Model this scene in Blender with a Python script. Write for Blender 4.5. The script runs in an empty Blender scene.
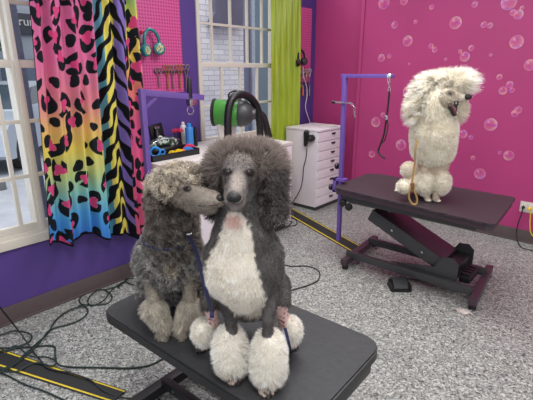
import bpy, bmesh, math, random
import numpy as np
from mathutils import Vector, Matrix, kdtree
from mathutils import noise as mnoise

R_ = math.radians
sc = bpy.context.scene
COL = sc.collection
rnd = random.Random(7)

# ------------------------------------------------------------------ camera model
FPX = 425.0; PIT = R_(17.05); YAW = R_(-41.5); CH = 1.5
CAM = np.array([0, 0, CH])
Fv = np.array([math.sin(YAW)*math.cos(PIT), math.cos(YAW)*math.cos(PIT), -math.sin(PIT)])
Rv = np.array([math.cos(YAW), -math.sin(YAW), 0.0])
Uv = np.cross(Rv, Fv)
Hd = np.array([math.sin(YAW), math.cos(YAW), 0.0])
def ray(x, y): return Fv*FPX + Rv*(x-266.5) - Uv*(y-200)
def atz(x, y, z=0.0):
    d = ray(x, y); return CAM + d*((z-CH)/d[2])
def atx(x, y, X):
    d = ray(x, y); return CAM + d*(X/d[0])
def aty(x, y, Y):
    d = ray(x, y); return CAM + d*(Y/d[1])
def proj(P):
    v = np.asarray(P)-CAM; z = v@Fv
    return 266.5+FPX*(v@Rv)/z, 200-FPX*(v@Uv)/z, z

cam_d = bpy.data.cameras.new('camera'); cam = bpy.data.objects.new('camera', cam_d); COL.objects.link(cam)
cam.location = CAM
cam.matrix_world = Matrix(((Rv[0], Uv[0], -Fv[0], 0), (Rv[1], Uv[1], -Fv[1], 0), (Rv[2], Uv[2], -Fv[2], CH), (0, 0, 0, 1)))
cam_d.sensor_width = 36; cam_d.lens = FPX/533*36; cam_d.clip_start = .02
sc.camera = cam
sc.view_settings.view_transform = 'Standard'
sc.view_settings.look = 'None'

# ------------------------------------------------------------------ materials
def s2l(c):
    c = c/255.0
    return c/12.92 if c <= .04045 else ((c+.055)/1.055)**2.4
def rgb(r, g, b): return (s2l(r), s2l(g), s2l(b), 1)
class NT:
    def __init__(s, name):
        s.m = bpy.data.materials.new(name); s.m.use_nodes = True
        s.t = s.m.node_tree; s.n = s.t.nodes; s.l = s.t.links
        s.b = s.n['Principled BSDF']; s.o = s.n['Material Output']
    def add(s, typ, **kw):
        n = s.n.new(typ)
        for k, v in kw.items():
            if k.startswith('i_'):
                n.inputs[k[2:].replace('_', ' ')].default_value = v
            else: setattr(n, k, v)
        return n
    def link(s, a, b): s.l.new(a, b)
    def ramp(s, fac, stops, interp='LINEAR'):
        r = s.add('ShaderNodeValToRGB'); r.color_ramp.interpolation = interp
        e = r.color_ramp.elements
        while len(e) < len(stops): e.new(.5)
        for i, (p, c) in enumerate(stops): e[i].position = p; e[i].color = c
        s.link(fac, r.inputs[0]); return r.outputs[0]
def mat(name, c, rough=.5, metal=0.0, var=.12, scale=30, bump=0.0, spec=.5, sheen=0, emit=0):
    t = NT(name); b = t.b
    tc = t.add('ShaderNodeTexCoord')
    nz = t.add('ShaderNodeTexNoise'); nz.inputs['Scale'].default_value = scale; nz.inputs['Detail'].default_value = 4
    t.link(tc.outputs['Object'], nz.inputs['Vector'])
    c0 = tuple(max(0, v*(1-var)) for v in c[:3])+(1,); c1 = tuple(min(1, v*(1+var)) for v in c[:3])+(1,)
    o = t.ramp(nz.outputs[0], [(.3, c0), (.7, c1)])
    t.link(o, b.inputs['Base Color'])
    b.inputs['Roughness'].default_value = rough; b.inputs['Metallic'].default_value = metal
    b.inputs['Specular IOR Level'].default_value = spec
    if sheen: b.inputs['Sheen Weight'].default_value = sheen
    if emit:
        t.link(o, b.inputs['Emission Color']); b.inputs['Emission Strength'].default_value = emit
    if bump:
        bp = t.add('ShaderNodeBump'); bp.inputs['Strength'].default_value = bump; bp.inputs['Distance'].default_value = .004
        t.link(nz.outputs[0], bp.inputs['Height']); t.link(bp.outputs[0], b.inputs['Normal'])
    return t.m
def vcmat(name, rough=.85, transl=0.0, spec=.15, bump=0, bscale=200):
    t = NT(name); b = t.b
    a = t.add('ShaderNodeAttribute'); a.attribute_name = 'Col'
    t.link(a.outputs['Color'], b.inputs['Base Color'])
    b.inputs['Roughness'].default_value = rough; b.inputs['Specular IOR Level'].default_value = spec
    if bump:
        tc = t.add('ShaderNodeTexCoord')
        nz = t.add('ShaderNodeTexNoise'); nz.inputs['Scale'].default_value = bscale
        t.link(tc.outputs['Object'], nz.inputs['Vector'])
        bp = t.add('ShaderNodeBump'); bp.inputs['Strength'].default_value = bump; bp.inputs['Distance'].default_value = .003
        t.link(nz.outputs[0], bp.inputs['Height']); t.link(bp.outputs[0], b.inputs['Normal'])
    if transl:
        tr = t.add('ShaderNodeBsdfTranslucent'); t.link(a.outputs['Color'], tr.inputs['Color'])
        mx = t.add('ShaderNodeMixShader'); mx.inputs[0].default_value = transl
        t.link(b.outputs[0], mx.inputs[1]); t.link(tr.outputs[0], mx.inputs[2]); t.link(mx.outputs[0], t.o.inputs['Surface'])
    return t.m

def floor_mat():
    t = NT('epoxy_flake_floor'); b = t.b
    tc = t.add('ShaderNodeTexCoord')
    def vor(scale):
        v = t.add('ShaderNodeTexVoronoi'); v.inputs['Scale'].default_value = scale
        t.link(tc.outputs['Object'], v.inputs['Vector'])
        sp = t.add('ShaderNodeSeparateColor'); t.link(v.outputs['Color'], sp.inputs[0]); return sp
    a = vor(105); c = vor(190)
    ca = t.ramp(a.outputs[0], [(0, rgb(72, 72, 73)), (.14, rgb(112, 112, 111)), (.36, rgb(150, 151, 147)), (.66, rgb(184, 185, 179)), (.90, rgb(132, 127, 118))], 'CONSTANT')
    cb = t.ramp(c.outputs[1], [(0, rgb(86, 86, 86)), (.2, rgb(136, 137, 134)), (.6, rgb(172, 173, 169)), (.85, rgb(118, 119, 120))], 'CONSTANT')
    mx = t.add('ShaderNodeMix', data_type='RGBA')
    g = t.add('ShaderNodeMath', operation='GREATER_THAN'); g.inputs[1].default_value = .5
    t.link(a.outputs[2], g.inputs[0]); t.link(g.outputs[0], mx.inputs[0]); t.link(ca, mx.inputs[6]); t.link(cb, mx.inputs[7])
    t.link(mx.outputs[2], b.inputs['Base Color'])
    b.inputs['Roughness'].default_value = .38; b.inputs['Specular IOR Level'].default_value = .35
    return t.m
def brick_mat(name, c1, c2, mortar, scale, rough=.8, vertical_axis='yz'):
    t = NT(name); b = t.b
    tc = t.add('ShaderNodeTexCoord'); sep = t.add('ShaderNodeSeparateXYZ'); cmb = t.add('ShaderNodeCombineXYZ')
    t.link(tc.outputs['Object'], sep.inputs[0])
    t.link(sep.outputs[1 if vertical_axis[0] == 'y' else 0], cmb.inputs[0]); t.link(sep.outputs[2], cmb.inputs[1])
    k = t.add('ShaderNodeTexBrick'); t.link(cmb.outputs[0], k.inputs['Vector'])
    k.inputs['Color1'].default_value = c1; k.inputs['Color2'].default_value = c2; k.inputs['Mortar'].default_value = mortar
    k.inputs['Scale'].default_value = scale; k.inputs['Mortar Size'].default_value = .03; k.inputs['Brick Width'].default_value = 1.25; k.inputs['Row Height'].default_value = .42
    t.link(k.outputs[0], b.inputs['Base Color']); b.inputs['Roughness'].default_value = rough
    return t.m
def peg_mat(name, c, hole, pitch):
    """pegboard: round holes on a regular grid, from object y and z"""
    t = NT(name); b = t.b
    tc = t.add('ShaderNodeTexCoord')
    vm = t.add('ShaderNodeVectorMath', operation='SCALE'); vm.inputs['Scale'].default_value = 1/pitch
    t.link(tc.outputs['Object'], vm.inputs[0])
    fr = t.add('ShaderNodeVectorMath', operation='FRACTION'); t.link(vm.outputs[0], fr.inputs[0])
    sp = t.add('ShaderNodeSeparateXYZ'); t.link(fr.outputs[0], sp.inputs[0])
    d2 = []
    for i in (1, 2):
        a = t.add('ShaderNodeMath', operation='SUBTRACT'); a.inputs[1].default_value = .5; t.link(sp.outputs[i], a.inputs[0])
        m = t.add('ShaderNodeMath', operation='MULTIPLY'); t.link(a.outputs[0], m.inputs[0]); t.link(a.outputs[0], m.inputs[1]); d2.append(m)
    s = t.add('ShaderNodeMath', operation='ADD'); t.link(d2[0].outputs[0], s.inputs[0]); t.link(d2[1].outputs[0], s.inputs[1])
    o = t.ramp(s.outputs[0], [(0, hole), (.05, hole), (.075, c)])
    t.link(o, b.inputs['Base Color']); b.inputs['Roughness'].default_value = .45
    return t.m
def glass_mat(name, tint=(.97, .985, 1, 1), rough=.0, alpha=.12):
    t = NT(name); t.n.remove(t.b)
    tr = t.add('ShaderNodeBsdfTransparent'); tr.inputs[0].default_value = tint
    gl = t.add('ShaderNodeBsdfGlossy'); gl.inputs['Roughness'].default_value = .03
    fr = t.add('ShaderNodeLayerWeight'); fr.inputs['Blend'].default_value = .25
    mx = t.add('ShaderNodeMixShader'); t.link(fr.outputs['Facing'], mx.inputs[0])
    m2 = t.add('ShaderNodeMath', operation='MULTIPLY'); m2.inputs[1].default_value = alpha*2
    t.link(fr.outputs['Facing'], m2.inputs[0]); t.link(m2.outputs[0], mx.inputs[0])
    t.link(tr.outputs[0], mx.inputs[1]); t.link(gl.outputs[0], mx.inputs[2]); t.link(mx.outputs[0], t.o.inputs['Surface'])
    return t.m
def bubble_mat():
    """flat vinyl bubble decal: clear rose centre, iridescent rim, from generated coords"""
    t = NT('bubble_decal_vinyl'); b = t.b
    tc = t.add('ShaderNodeTexCoord'); oi = t.add('ShaderNodeObjectInfo')
    a = t.add('ShaderNodeAttribute'); a.attribute_name = 'Col'
    nz = t.add('ShaderNodeTexNoise'); nz.inputs['Scale'].default_value = 26
    t.link(tc.outputs['Object'], nz.inputs['Vector'])
    irid = t.ramp(nz.outputs[0], [(.30, rgb(120, 110, 200)), (.44, rgb(205, 130, 190)), (.55, rgb(230, 170, 120)), (.66, rgb(150, 150, 190)), (.8, rgb(225, 170, 205))])
    mx = t.add('ShaderNodeMix', data_type='RGBA'); sp = t.add('ShaderNodeSeparateColor')
    t.link(a.outputs['Color'], sp.inputs[0])
    t.link(sp.outputs[0], mx.inputs[0])
    mx.inputs[6].default_value = rgb(184, 52, 128); t.link(irid, mx.inputs[7])
    m3 = t.add('ShaderNodeMix', data_type='RGBA'); t.link(sp.outputs[1], m3.inputs[0]); t.link(mx.outputs[2], m3.inputs[6]); m3.inputs[7].default_value = rgb(236, 190, 218)
    t.link(m3.outputs[2], b.inputs['Base Color']); b.inputs['Roughness'].default_value = .35
    return t.m

M = dict(
 floor=floor_mat(),
 purple=mat('purple_paint', rgb(80, 58, 130), .5, var=.04, scale=4),
 pink=mat('magenta_paint', rgb(170, 54, 113), .6, var=.05, scale=2.5),
 base=mat('brown_grey_vinyl_base', rgb(88, 74, 76), .55, var=.06),
 white=mat('white_painted_wood', rgb(208, 201, 190), .5, var=.03, scale=8),
 whitecab=mat('white_cabinet', rgb(228, 220, 226), .35, var=.02, scale=8),
 counter=mat('pale_counter', rgb(215, 208, 205), .4, var=.05, scale=10),
 peg=peg_mat('pink_pegboard', rgb(208, 88, 148), rgb(150, 40, 96), .0254),
 glass=glass_mat('window_glass'),
 lav=mat('purple_powder_coat', rgb(102, 76, 148), .45, var=.04),
 lav2=mat('violet_powder_coat', rgb(104, 78, 160), .45, var=.04),
 rubber=mat('black_rubber', rgb(30, 30, 31), .7, var=.15, bump=.2, scale=300),
 tabletop=mat('charcoal_table_mat', rgb(50, 51, 54), .6, var=.12, scale=45, bump=.5, spec=.4),
 edge=mat('black_table_edge', rgb(30, 31, 33), .45, var=.1),
 metal_blk=mat('black_steel', rgb(40, 40, 43), .4, metal=.25, var=.12),
 gun=mat('dark_grey_steel', rgb(66, 66, 68), .42, metal=.2, var=.08, scale=12),
 gun2=mat('plum_grey_steel', rgb(72, 58, 66), .35, metal=.2, var=.08, scale=12),
 chrome=mat('chrome', rgb(205, 205, 210), .22, metal=1, var=.03),
 steel=mat('scissor_steel', rgb(170, 160, 158), .35, metal=.8, var=.08),
 brass=mat('scissor_brass', rgb(190, 150, 90), .35, metal=.7, var=.08),
 blk=mat('black_plastic', rgb(22, 22, 24), .38, var=.1),
 blkcord=mat('black_cord', rgb(20, 22, 24), .5, var=.1),
 grncord=mat('dark_green_cord', rgb(22, 42, 38), .5, var=.1),
 yelcord=mat('yellow_cord', rgb(222, 190, 40), .5, var=.05),
 whitecord=mat('white_cord', rgb(215, 210, 210), .5, var=.03),
 yellow=mat('yellow_stripe', rgb(212, 186, 44), .6, var=.12, scale=60),
 lime=None,
 green=mat('green_dryer_enamel', rgb(70, 148, 58), .35, var=.04),
 teal=mat('teal_shiny_plastic', rgb(30, 120, 122), .25, var=.2, scale=80),
 tealstrap=mat('teal_strap', rgb(30, 150, 155), .6, var=.08),
 blue=mat('blue_can', rgb(60, 130, 205), .35, var=.05),
 blue2=mat('blue_plastic', rgb(40, 140, 220), .35, var=.05),
 orange=mat('orange_plastic', rgb(235, 120, 50), .4, var=.05),
 yelpl=mat('yellow_plastic', rgb(240, 200, 30), .4, var=.05),
 redpl=mat('red_pink_plastic', rgb(220, 50, 90), .4, var=.05),
 pale=mat('pale_plastic', rgb(215, 210, 208), .4, var=.04),
 rope=mat('tan_rope', rgb(168, 134, 82), .75, var=.25, scale=180, bump=.6),
 navy=mat('dark_blue_webbing', rgb(26, 30, 74), .65, var=.25, scale=150),
 eye=mat('dark_brown_eye', rgb(24, 14, 10), .22, var=.1, spec=.9),
 nose=mat('black_wet_nose', rgb(22, 20, 21), .35, var=.2, scale=400, bump=.5),
 nail=mat('dark_claw', rgb(48, 42, 40), .4, var=.1),
 mouth=mat('dark_red_mouth', rgb(70, 26, 32), .5, var=.2, scale=60),
 tongue=mat('pink_tongue', rgb(118, 66, 72), .5, var=.1, scale=60),
 tooth=mat('ivory_teeth', rgb(232, 222, 200), .35, var=.03),
 skin=vcmat('dog_skin', .8, bump=.4),
 fur=vcmat('dog_fur', .75, transl=.45, spec=.2),
)

# ------------------------------------------------------------------ mesh builder
class MB:
    def __init__(s): s.v = []; s.f = []; s.mi = []
    def _add(s, vs, fs, mi=0):
        o = len(s.v); s.v += [tuple(map(float, p)) for p in vs]
        s.f += [tuple(i+o for i in f) for f in fs]; s.mi += [mi]*len(fs)
    def box(s, a, b, mi=0, M4=None, bev=0):
        """axis box from corner a to corner b, corners chamfered by bev; M4 = optional Matrix"""
        bm = bmesh.new(); bmesh.ops.create_cube(bm, size=1)
        c = [(a[i]+b[i])/2 for i in range(3)]; d = [abs(b[i]-a[i]) for i in range(3)]
        for v in bm.verts: v.co = Vector((v.co.x*d[0]+c[0], v.co.y*d[1]+c[1], v.co.z*d[2]+c[2]))
        if bev: bmesh.ops.bevel(bm, geom=bm.edges[:], offset=min(bev, min(d)*.45), segments=2, affect='EDGES', profile=.7)
        if M4 is not None: bmesh.ops.transform(bm, matrix=M4, verts=bm.verts)
        bm.verts.index_update()
        s._add([v.co for v in bm.verts], [[v.index for v in f.verts] for f in bm.faces], mi); bm.free(); return s
    def bar(s, p0, p1, w, h, mi=0, up=(0, 0, 1), bev=.002):
        """rectangular beam between two points, w across, h along up"""
        p0 = Vector(p0); p1 = Vector(p1); d = (p1-p0); L = d.length; d.normalize()
        u = Vector(up); x = d.cross(u)
        if x.length < 1e-4: x = d.cross(Vector((1, 0, 0)))
        x.normalize(); u = x.cross(d)
        m = Matrix((( d[0], x[0], u[0], p0[0]), (d[1], x[1], u[1], p0[1]), (d[2], x[2], u[2], p0[2]), (0, 0, 0, 1)))
        return s.box((0, -w/2, -h/2), (L, w/2, h/2), mi, m, bev)
    def tube(s, pts, r, n=8, mi=0, closed=False):
        pts = [Vector(p) for p in pts]; N = len(pts)
        rs = r if hasattr(r, '__len__') else [r]*N
        t0 = (pts[1]-pts[0]).normalized(); a = Vector((0, 0, 1)) if abs(t0.z) < .9 else Vector((1, 0, 0))
        nrm = t0.cross(a).normalized(); vs = []; fs = []
        for i in range(N):
            if closed: t = (pts[(i+1) % N]-pts[i-1])
            else: t = pts[min(i+1, N-1)]-pts[max(i-1, 0)]
            t.normalize(); nrm = (nrm-t*nrm.dot(t)).normalized(); bn = t.cross(nrm)
            for k in range(n):
                an = 2*math.pi*k/n; vs.append(pts[i]+(nrm*math.cos(an)+bn*math.sin(an))*rs[i])
        rng = N if closed else N-1
        for i in range(rng):
            j = (i+1) % N
            for k in range(n):
                l = (k+1) % n; fs.append((i*n+k, i*n+l, j*n+l, j*n+k))
        if not closed:
            fs.append(tuple(range(n))[::-1]); fs.append(tuple((N-1)*n+k for k in range(n)))
        s._add(vs, fs, mi); return s
    def lathe(s, prof, p0=(0, 0, 0), axis=(0, 0, 1), n=24, mi=0):
        """profile of (radius, distance along axis)"""
        ax = Vector(axis).normalized(); a = Vector((0, 0, 1)) if abs(ax.z) < .9 else Vector((1, 0, 0))
        x = ax.cross(a).normalized(); y = ax.cross(x); p0 = Vector(p0); vs = []; fs = []
        for (r, h) in prof:
            for k in range(n):
                an = 2*math.pi*k/n; vs.append(p0+ax*h+(x*math.cos(an)+y*math.sin(an))*max(r, 1e-5))
        for i in range(len(prof)-1):
            for k in range(n):
                l = (k+1) % n; fs.append((i*n+k, i*n+l, (i+1)*n+l, (i+1)*n+k))
        fs.append(tuple(range(n))[::-1]); fs.append(tuple((len(prof)-1)*n+k for k in range(n)))
        s._add(vs, fs, mi); return s
    def ell(s, c, r, M3=None, n=16, mi=0):
        bm = bmesh.new(); bmesh.ops.create_uvsphere(bm, u_segments=n, v_segments=max(6, n//2), radius=1)
        for v in bm.verts:
            p = Vector((v.co.x*r[0], v.co.y*r[1], v.co.z*r[2]))
            if M3 is not None: p = M3 @ p
            v.co = p+Vector(c)
        bm.verts.index_update()
        s._add([v.co for v in bm.verts], [[v.index for v in f.verts] for f in bm.faces], mi); bm.free(); return s
    def prism(s, poly, h0, h1, fn, mi=0):
        """extrude 2-D polygon; fn(u, v, h) -> xyz"""
        n = len(poly); vs = [fn(u, v, h0) for u, v in poly]+[fn(u, v, h1) for u, v in poly]
        fs = [tuple(range(n))[::-1], tuple(range(n, 2*n))]+[(i, (i+1) % n, n+(i+1) % n, n+i) for i in range(n)]
        s._add(vs, fs, mi); return s
    def build(s, name, m, parent=None, smooth=True, ang=35):
        me = bpy.data.meshes.new(name); off = wloc(parent)
        me.from_pydata([(p[0]-off[0], p[1]-off[1], p[2]-off[2]) for p in s.v], [], s.f); me.update()
        bm = bmesh.new(); bm.from_mesh(me); bmesh.ops.recalc_face_normals(bm, faces=bm.faces); bm.to_mesh(me); bm.free()
        ms = m if isinstance(m, (list, tuple)) else [m]
        for q in ms: me.materials.append(q)
        if len(ms) > 1:
            me.polygons.foreach_set('material_index', s.mi)
        if smooth: me.shade_smooth(); me.set_sharp_from_angle(angle=R_(ang))
        o = bpy.data.objects.new(name, me); COL.objects.link(o)
        if parent is not None: o.parent = parent
        return o
def wloc(o):
    p = Vector((0, 0, 0))
    while o is not None: p += Vector(o.location); o = o.parent
    return p
def thing(name, label, cat, loc, group=None):
    o = bpy.data.objects.new(name, None); COL.objects.link(o); o.location = tuple(float(v) for v in loc)
    o.empty_display_size = .1
    return tag(o, label, cat, group)
def tag(o, label, cat, group=None, kind=None):
    o['label'] = label; o['category'] = cat
    if group: o['group'] = group
    if kind: o['kind'] = kind
    return o
def struct(o): o['kind'] = 'structure'; return o
def recentre(o):
    """put a single-mesh thing's origin at its base"""
    co = np.array([v.co for v in o.data.vertices]); c = (co.min(0)+co.max(0))/2; c[2] = co[:, 2].min()
    o.data.transform(Matrix.Translation(Vector(-c))); o.location = Vector(o.location)+Vector(c); return o
def catmull(pts, n=8):
    P = [Vector(p) for p in pts]; P = [P[0]*2-P[1]]+P+[P[-1]*2-P[-2]]; out = []
    for i in range(1, len(P)-2):
        for k in range(n):
            t = k/n; a, b, c, d = P[i-1:i+3]
            out.append(.5*((2*b)+(c-a)*t+(2*a-5*b+4*c-d)*t*t+(3*b-a-3*c+d)*t**3))
    out.append(P[-2]); return out

# ------------------------------------------------------------------ the room
XN, XF, YJ, YB, HC = -2.71, -3.10, 1.62, 4.24, 2.75
XJ, YBF = -2.43, 4.37
def wall_with_hole(mb, X0, X1, ya, yb, hole, mi=0):
    y0, y1, z0, z1 = hole
    mb.box((X0, ya, 0), (X1, y0, HC), mi); mb.box((X0, y1, 0), (X1, yb, HC), mi)
    mb.box((X0, y0, 0), (X1, y1, z0), mi); mb.box((X0, y0, z1), (X1, y1, HC), mi)
floor = struct(MB().box((-3.3, -1.6, -.05), (2.6, 4.5, 0)).build('floor', M['floor'], smooth=False))
W1 = (-.45, 1.50, .52, 2.35); W2 = (2.60, 3.72, .80, 2.35)
mb = MB()
wall_with_hole(mb, XN-.16, XN, -1.6, YJ, W1)
mb.box((XF-.16, YJ-.1, 0), (XN-.16, YJ, HC))
struct(mb.build('wall_left', M['purple'], smooth=False))
mb = MB()
wall_with_hole(mb, XF-.16, XF, YJ, YBF+.16, W2)
struct(mb.build('wall_left', M['purple'], smooth=False))
wb = struct(MB().box((XJ, YB, 0), (2.6, YB+.16, HC)).box((XF, YBF, 0), (XJ, YBF+.16, HC)).build('wall_back', M['pink'], smooth=False))
MB().box((XJ, YB-.012, .12), (XJ+.035, YB, HC), bev=.004).build('corner_trim', M['pink'], wb)
mb = MB()
def basebd(mb, a, b, nx, ny):
    t = .012
    x0, x1 = sorted((a[0], b[0])); y0, y1 = sorted((a[1], b[1]))
    if nx: mb.box((x0, y0, 0), (x0+t, y1, .115), bev=.004); mb.box((x0, y0, 0), (x0+t*1.8, y1, .015), bev=.004)
    else: mb.box((x0, y0-t, 0), (x1, y0, .115), bev=.004); mb.box((x0, y0-t*1.8, 0), (x1, y0, .015), bev=.004)
basebd(mb, (XN, -1.6), (XN, YJ), 1, 0); basebd(mb, (XF, YJ), (XF, YBF), 1, 0)
struct(mb.build('baseboard_left', M['base']))
mb = MB(); basebd(mb, (XJ, YB), (2.6, YB), 0, 1); basebd(mb, (XF, YBF), (XJ, YBF), 0, 1)
struct(mb.build('baseboard_back', M['base']))

# ---- window 1 (left, near)
def window(name, X, hole, cas, rails, units, rail_mid, sw=.05, fw=.03):
    y0, y1, z0, z1 = hole
    w = struct(bpy.data.objects.new(name, None)); COL.objects.link(w); w.location = (X, (y0+y1)/2, z0)
    m = MB()                                                       # casing around the opening
    m.box((X-.16, y0-.0, z0), (X+.004, y0+fw, z1), bev=.003); m.box((X-.16, y1-fw, z0), (X+.004, y1, z1), bev=.003)
    m.box((X-.158, y0+.028, z0+.001), (X+.003, y1-.028, z0+.03), bev=.003); m.box((X-.158, y0+.028, z1-.03), (X+.003, y1-.028, z1-.001), bev=.003)
    m.box((X, y0-cas, z0-cas), (X+.018, y0+.008, z1+cas), bev=.004); m.box((X, y1-.008, z0-cas), (X+.018, y1+cas, z1+cas), bev=.004)
    m.box((X, y0-cas-.01, z0-cas-.002), (X+.024, y1+cas+.01, z0+.008), bev=.004); m.box((X, y0-cas-.002, z1-.008), (X+.021, y1+cas+.002, z1+cas+.002), bev=.004)
    for (u0, u1, cu, cl) in units[1:]: m.box((X-.15, u0-.012, z0+.02), (X+.006, u0+.012, z1-.02), bev=.003)
    m.build('window_frame', M['white'], w)
    c, d = z0+.03, z1-.03
    for (xs, za, zb, cols, rr, nm, a, b) in [q_ for (u0, u1, cu, cl) in units for q_ in ((X-.045, c, rail_mid+.02, cl, rails[0], 'lower_sash', u0, u1), (X-.085, rail_mid-.02, d, cu, rails[1], 'upper_sash', u0, u1))]:
        s_ = MB(); t = .035
        s_.box((xs, a, za), (xs+t, a+sw, zb), bev=.004).box((xs, b-sw, za), (xs+t, b, zb), bev=.004)
        s_.box((xs+.001, a+sw-.004, za), (xs+t-.001, b-sw+.004, za+.045), bev=.004).box((xs+.001, a+sw-.004, zb-.04), (xs+t-.001, b-sw+.004, zb), bev=.004)
        so = s_.build(nm, M['white'], w)
        g = MB()
        for yy in cols: g.box((xs+.007, yy-.011, za+.002), (xs+t-.0025, yy+.011, zb-.002), bev=.003)
        for zz in rr: g.box((xs+.008, a, zz-.011), (xs+t-.004, b, zz+.011), bev=.003)
        g.build('muntin_grid', M['white'], so)
        MB().box((xs+.014, a+.03, za+.03), (xs+.018, b-.03, zb-.03)).build('window_pane', M['glass'], so, smooth=False)
    return w
window('window_1', XN, W1, .045, ([.887, 1.21], [1.86]), [(-.42, .945, [.10, .48], [.10, .48, .83]), (.945, 1.47, [1.21], [1.21])], 1.53, sw=.026)
window('window_2', XF, W2, .028, ([1.17], [1.90]), [(2.612, 3.708, [2.81, 3.05, 3.28, 3.5], [2.88, 3.13, 3.38])], 1.54, sw=.028, fw=.012)

# ---- purple / pink pegboards on the far part of the left wall
def pegboard(y0, y1, z0, z1, label):
    t = MB().box((XF+.002, y0, z0), (XF+.014, y1, z1), bev=.002).build('pegboard', M['peg'])
    tag(t, label, 'pegboard'); return recentre(t)
pegboard(1.70, 2.40, 1.315, 2.5, 'bright pink pegboard panel beside the leopard print curtain')
pegboard(3.86, 4.27, 1.36, 2.16, 'small pink pegboard panel between the lime curtain and the room corner')

# ------------------------------------------------------------------ curtains
def grid_mesh(name, P, col, m, parent=None):
    """P (nu, nv, 3) numpy, col (nu, nv, 3) linear"""
    nu, nv = P.shape[:2]; me = bpy.data.meshes.new(name)
    idx = np.arange(nu*nv).reshape(nu, nv)
    q = np.stack([idx[:-1, :-1], idx[1:, :-1], idx[1:, 1:], idx[:-1, 1:]], -1).reshape(-1, 4)
    me.vertices.add(nu*nv); me.vertices.foreach_set('co', P.reshape(-1).astype(np.float32))
    me.loops.add(q.size); me.loops.foreach_set('vertex_index', q.reshape(-1).astype(np.int32))
    me.polygons.add(len(q)); me.polygons.foreach_set('loop_start', np.arange(0, q.size, 4, dtype=np.int32)); me.polygons.foreach_set('loop_total', np.full(len(q), 4, dtype=np.int32))
    me.update(calc_edges=True)
    if col is not None:
        ca = me.color_attributes.new('Col', 'FLOAT_COLOR', 'POINT')
        c4 = np.ones((nu*nv, 4), np.float32); c4[:, :3] = col.reshape(-1, 3); ca.data.foreach_set('color', c4.reshape(-1))
    me.shade_smooth(); me.materials.append(m)
    o = bpy.data.objects.new(name, me); COL.objects.link(o); o.parent = parent; return o
def lin(*c): return np.array([s2l(v) for v in c])

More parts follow.
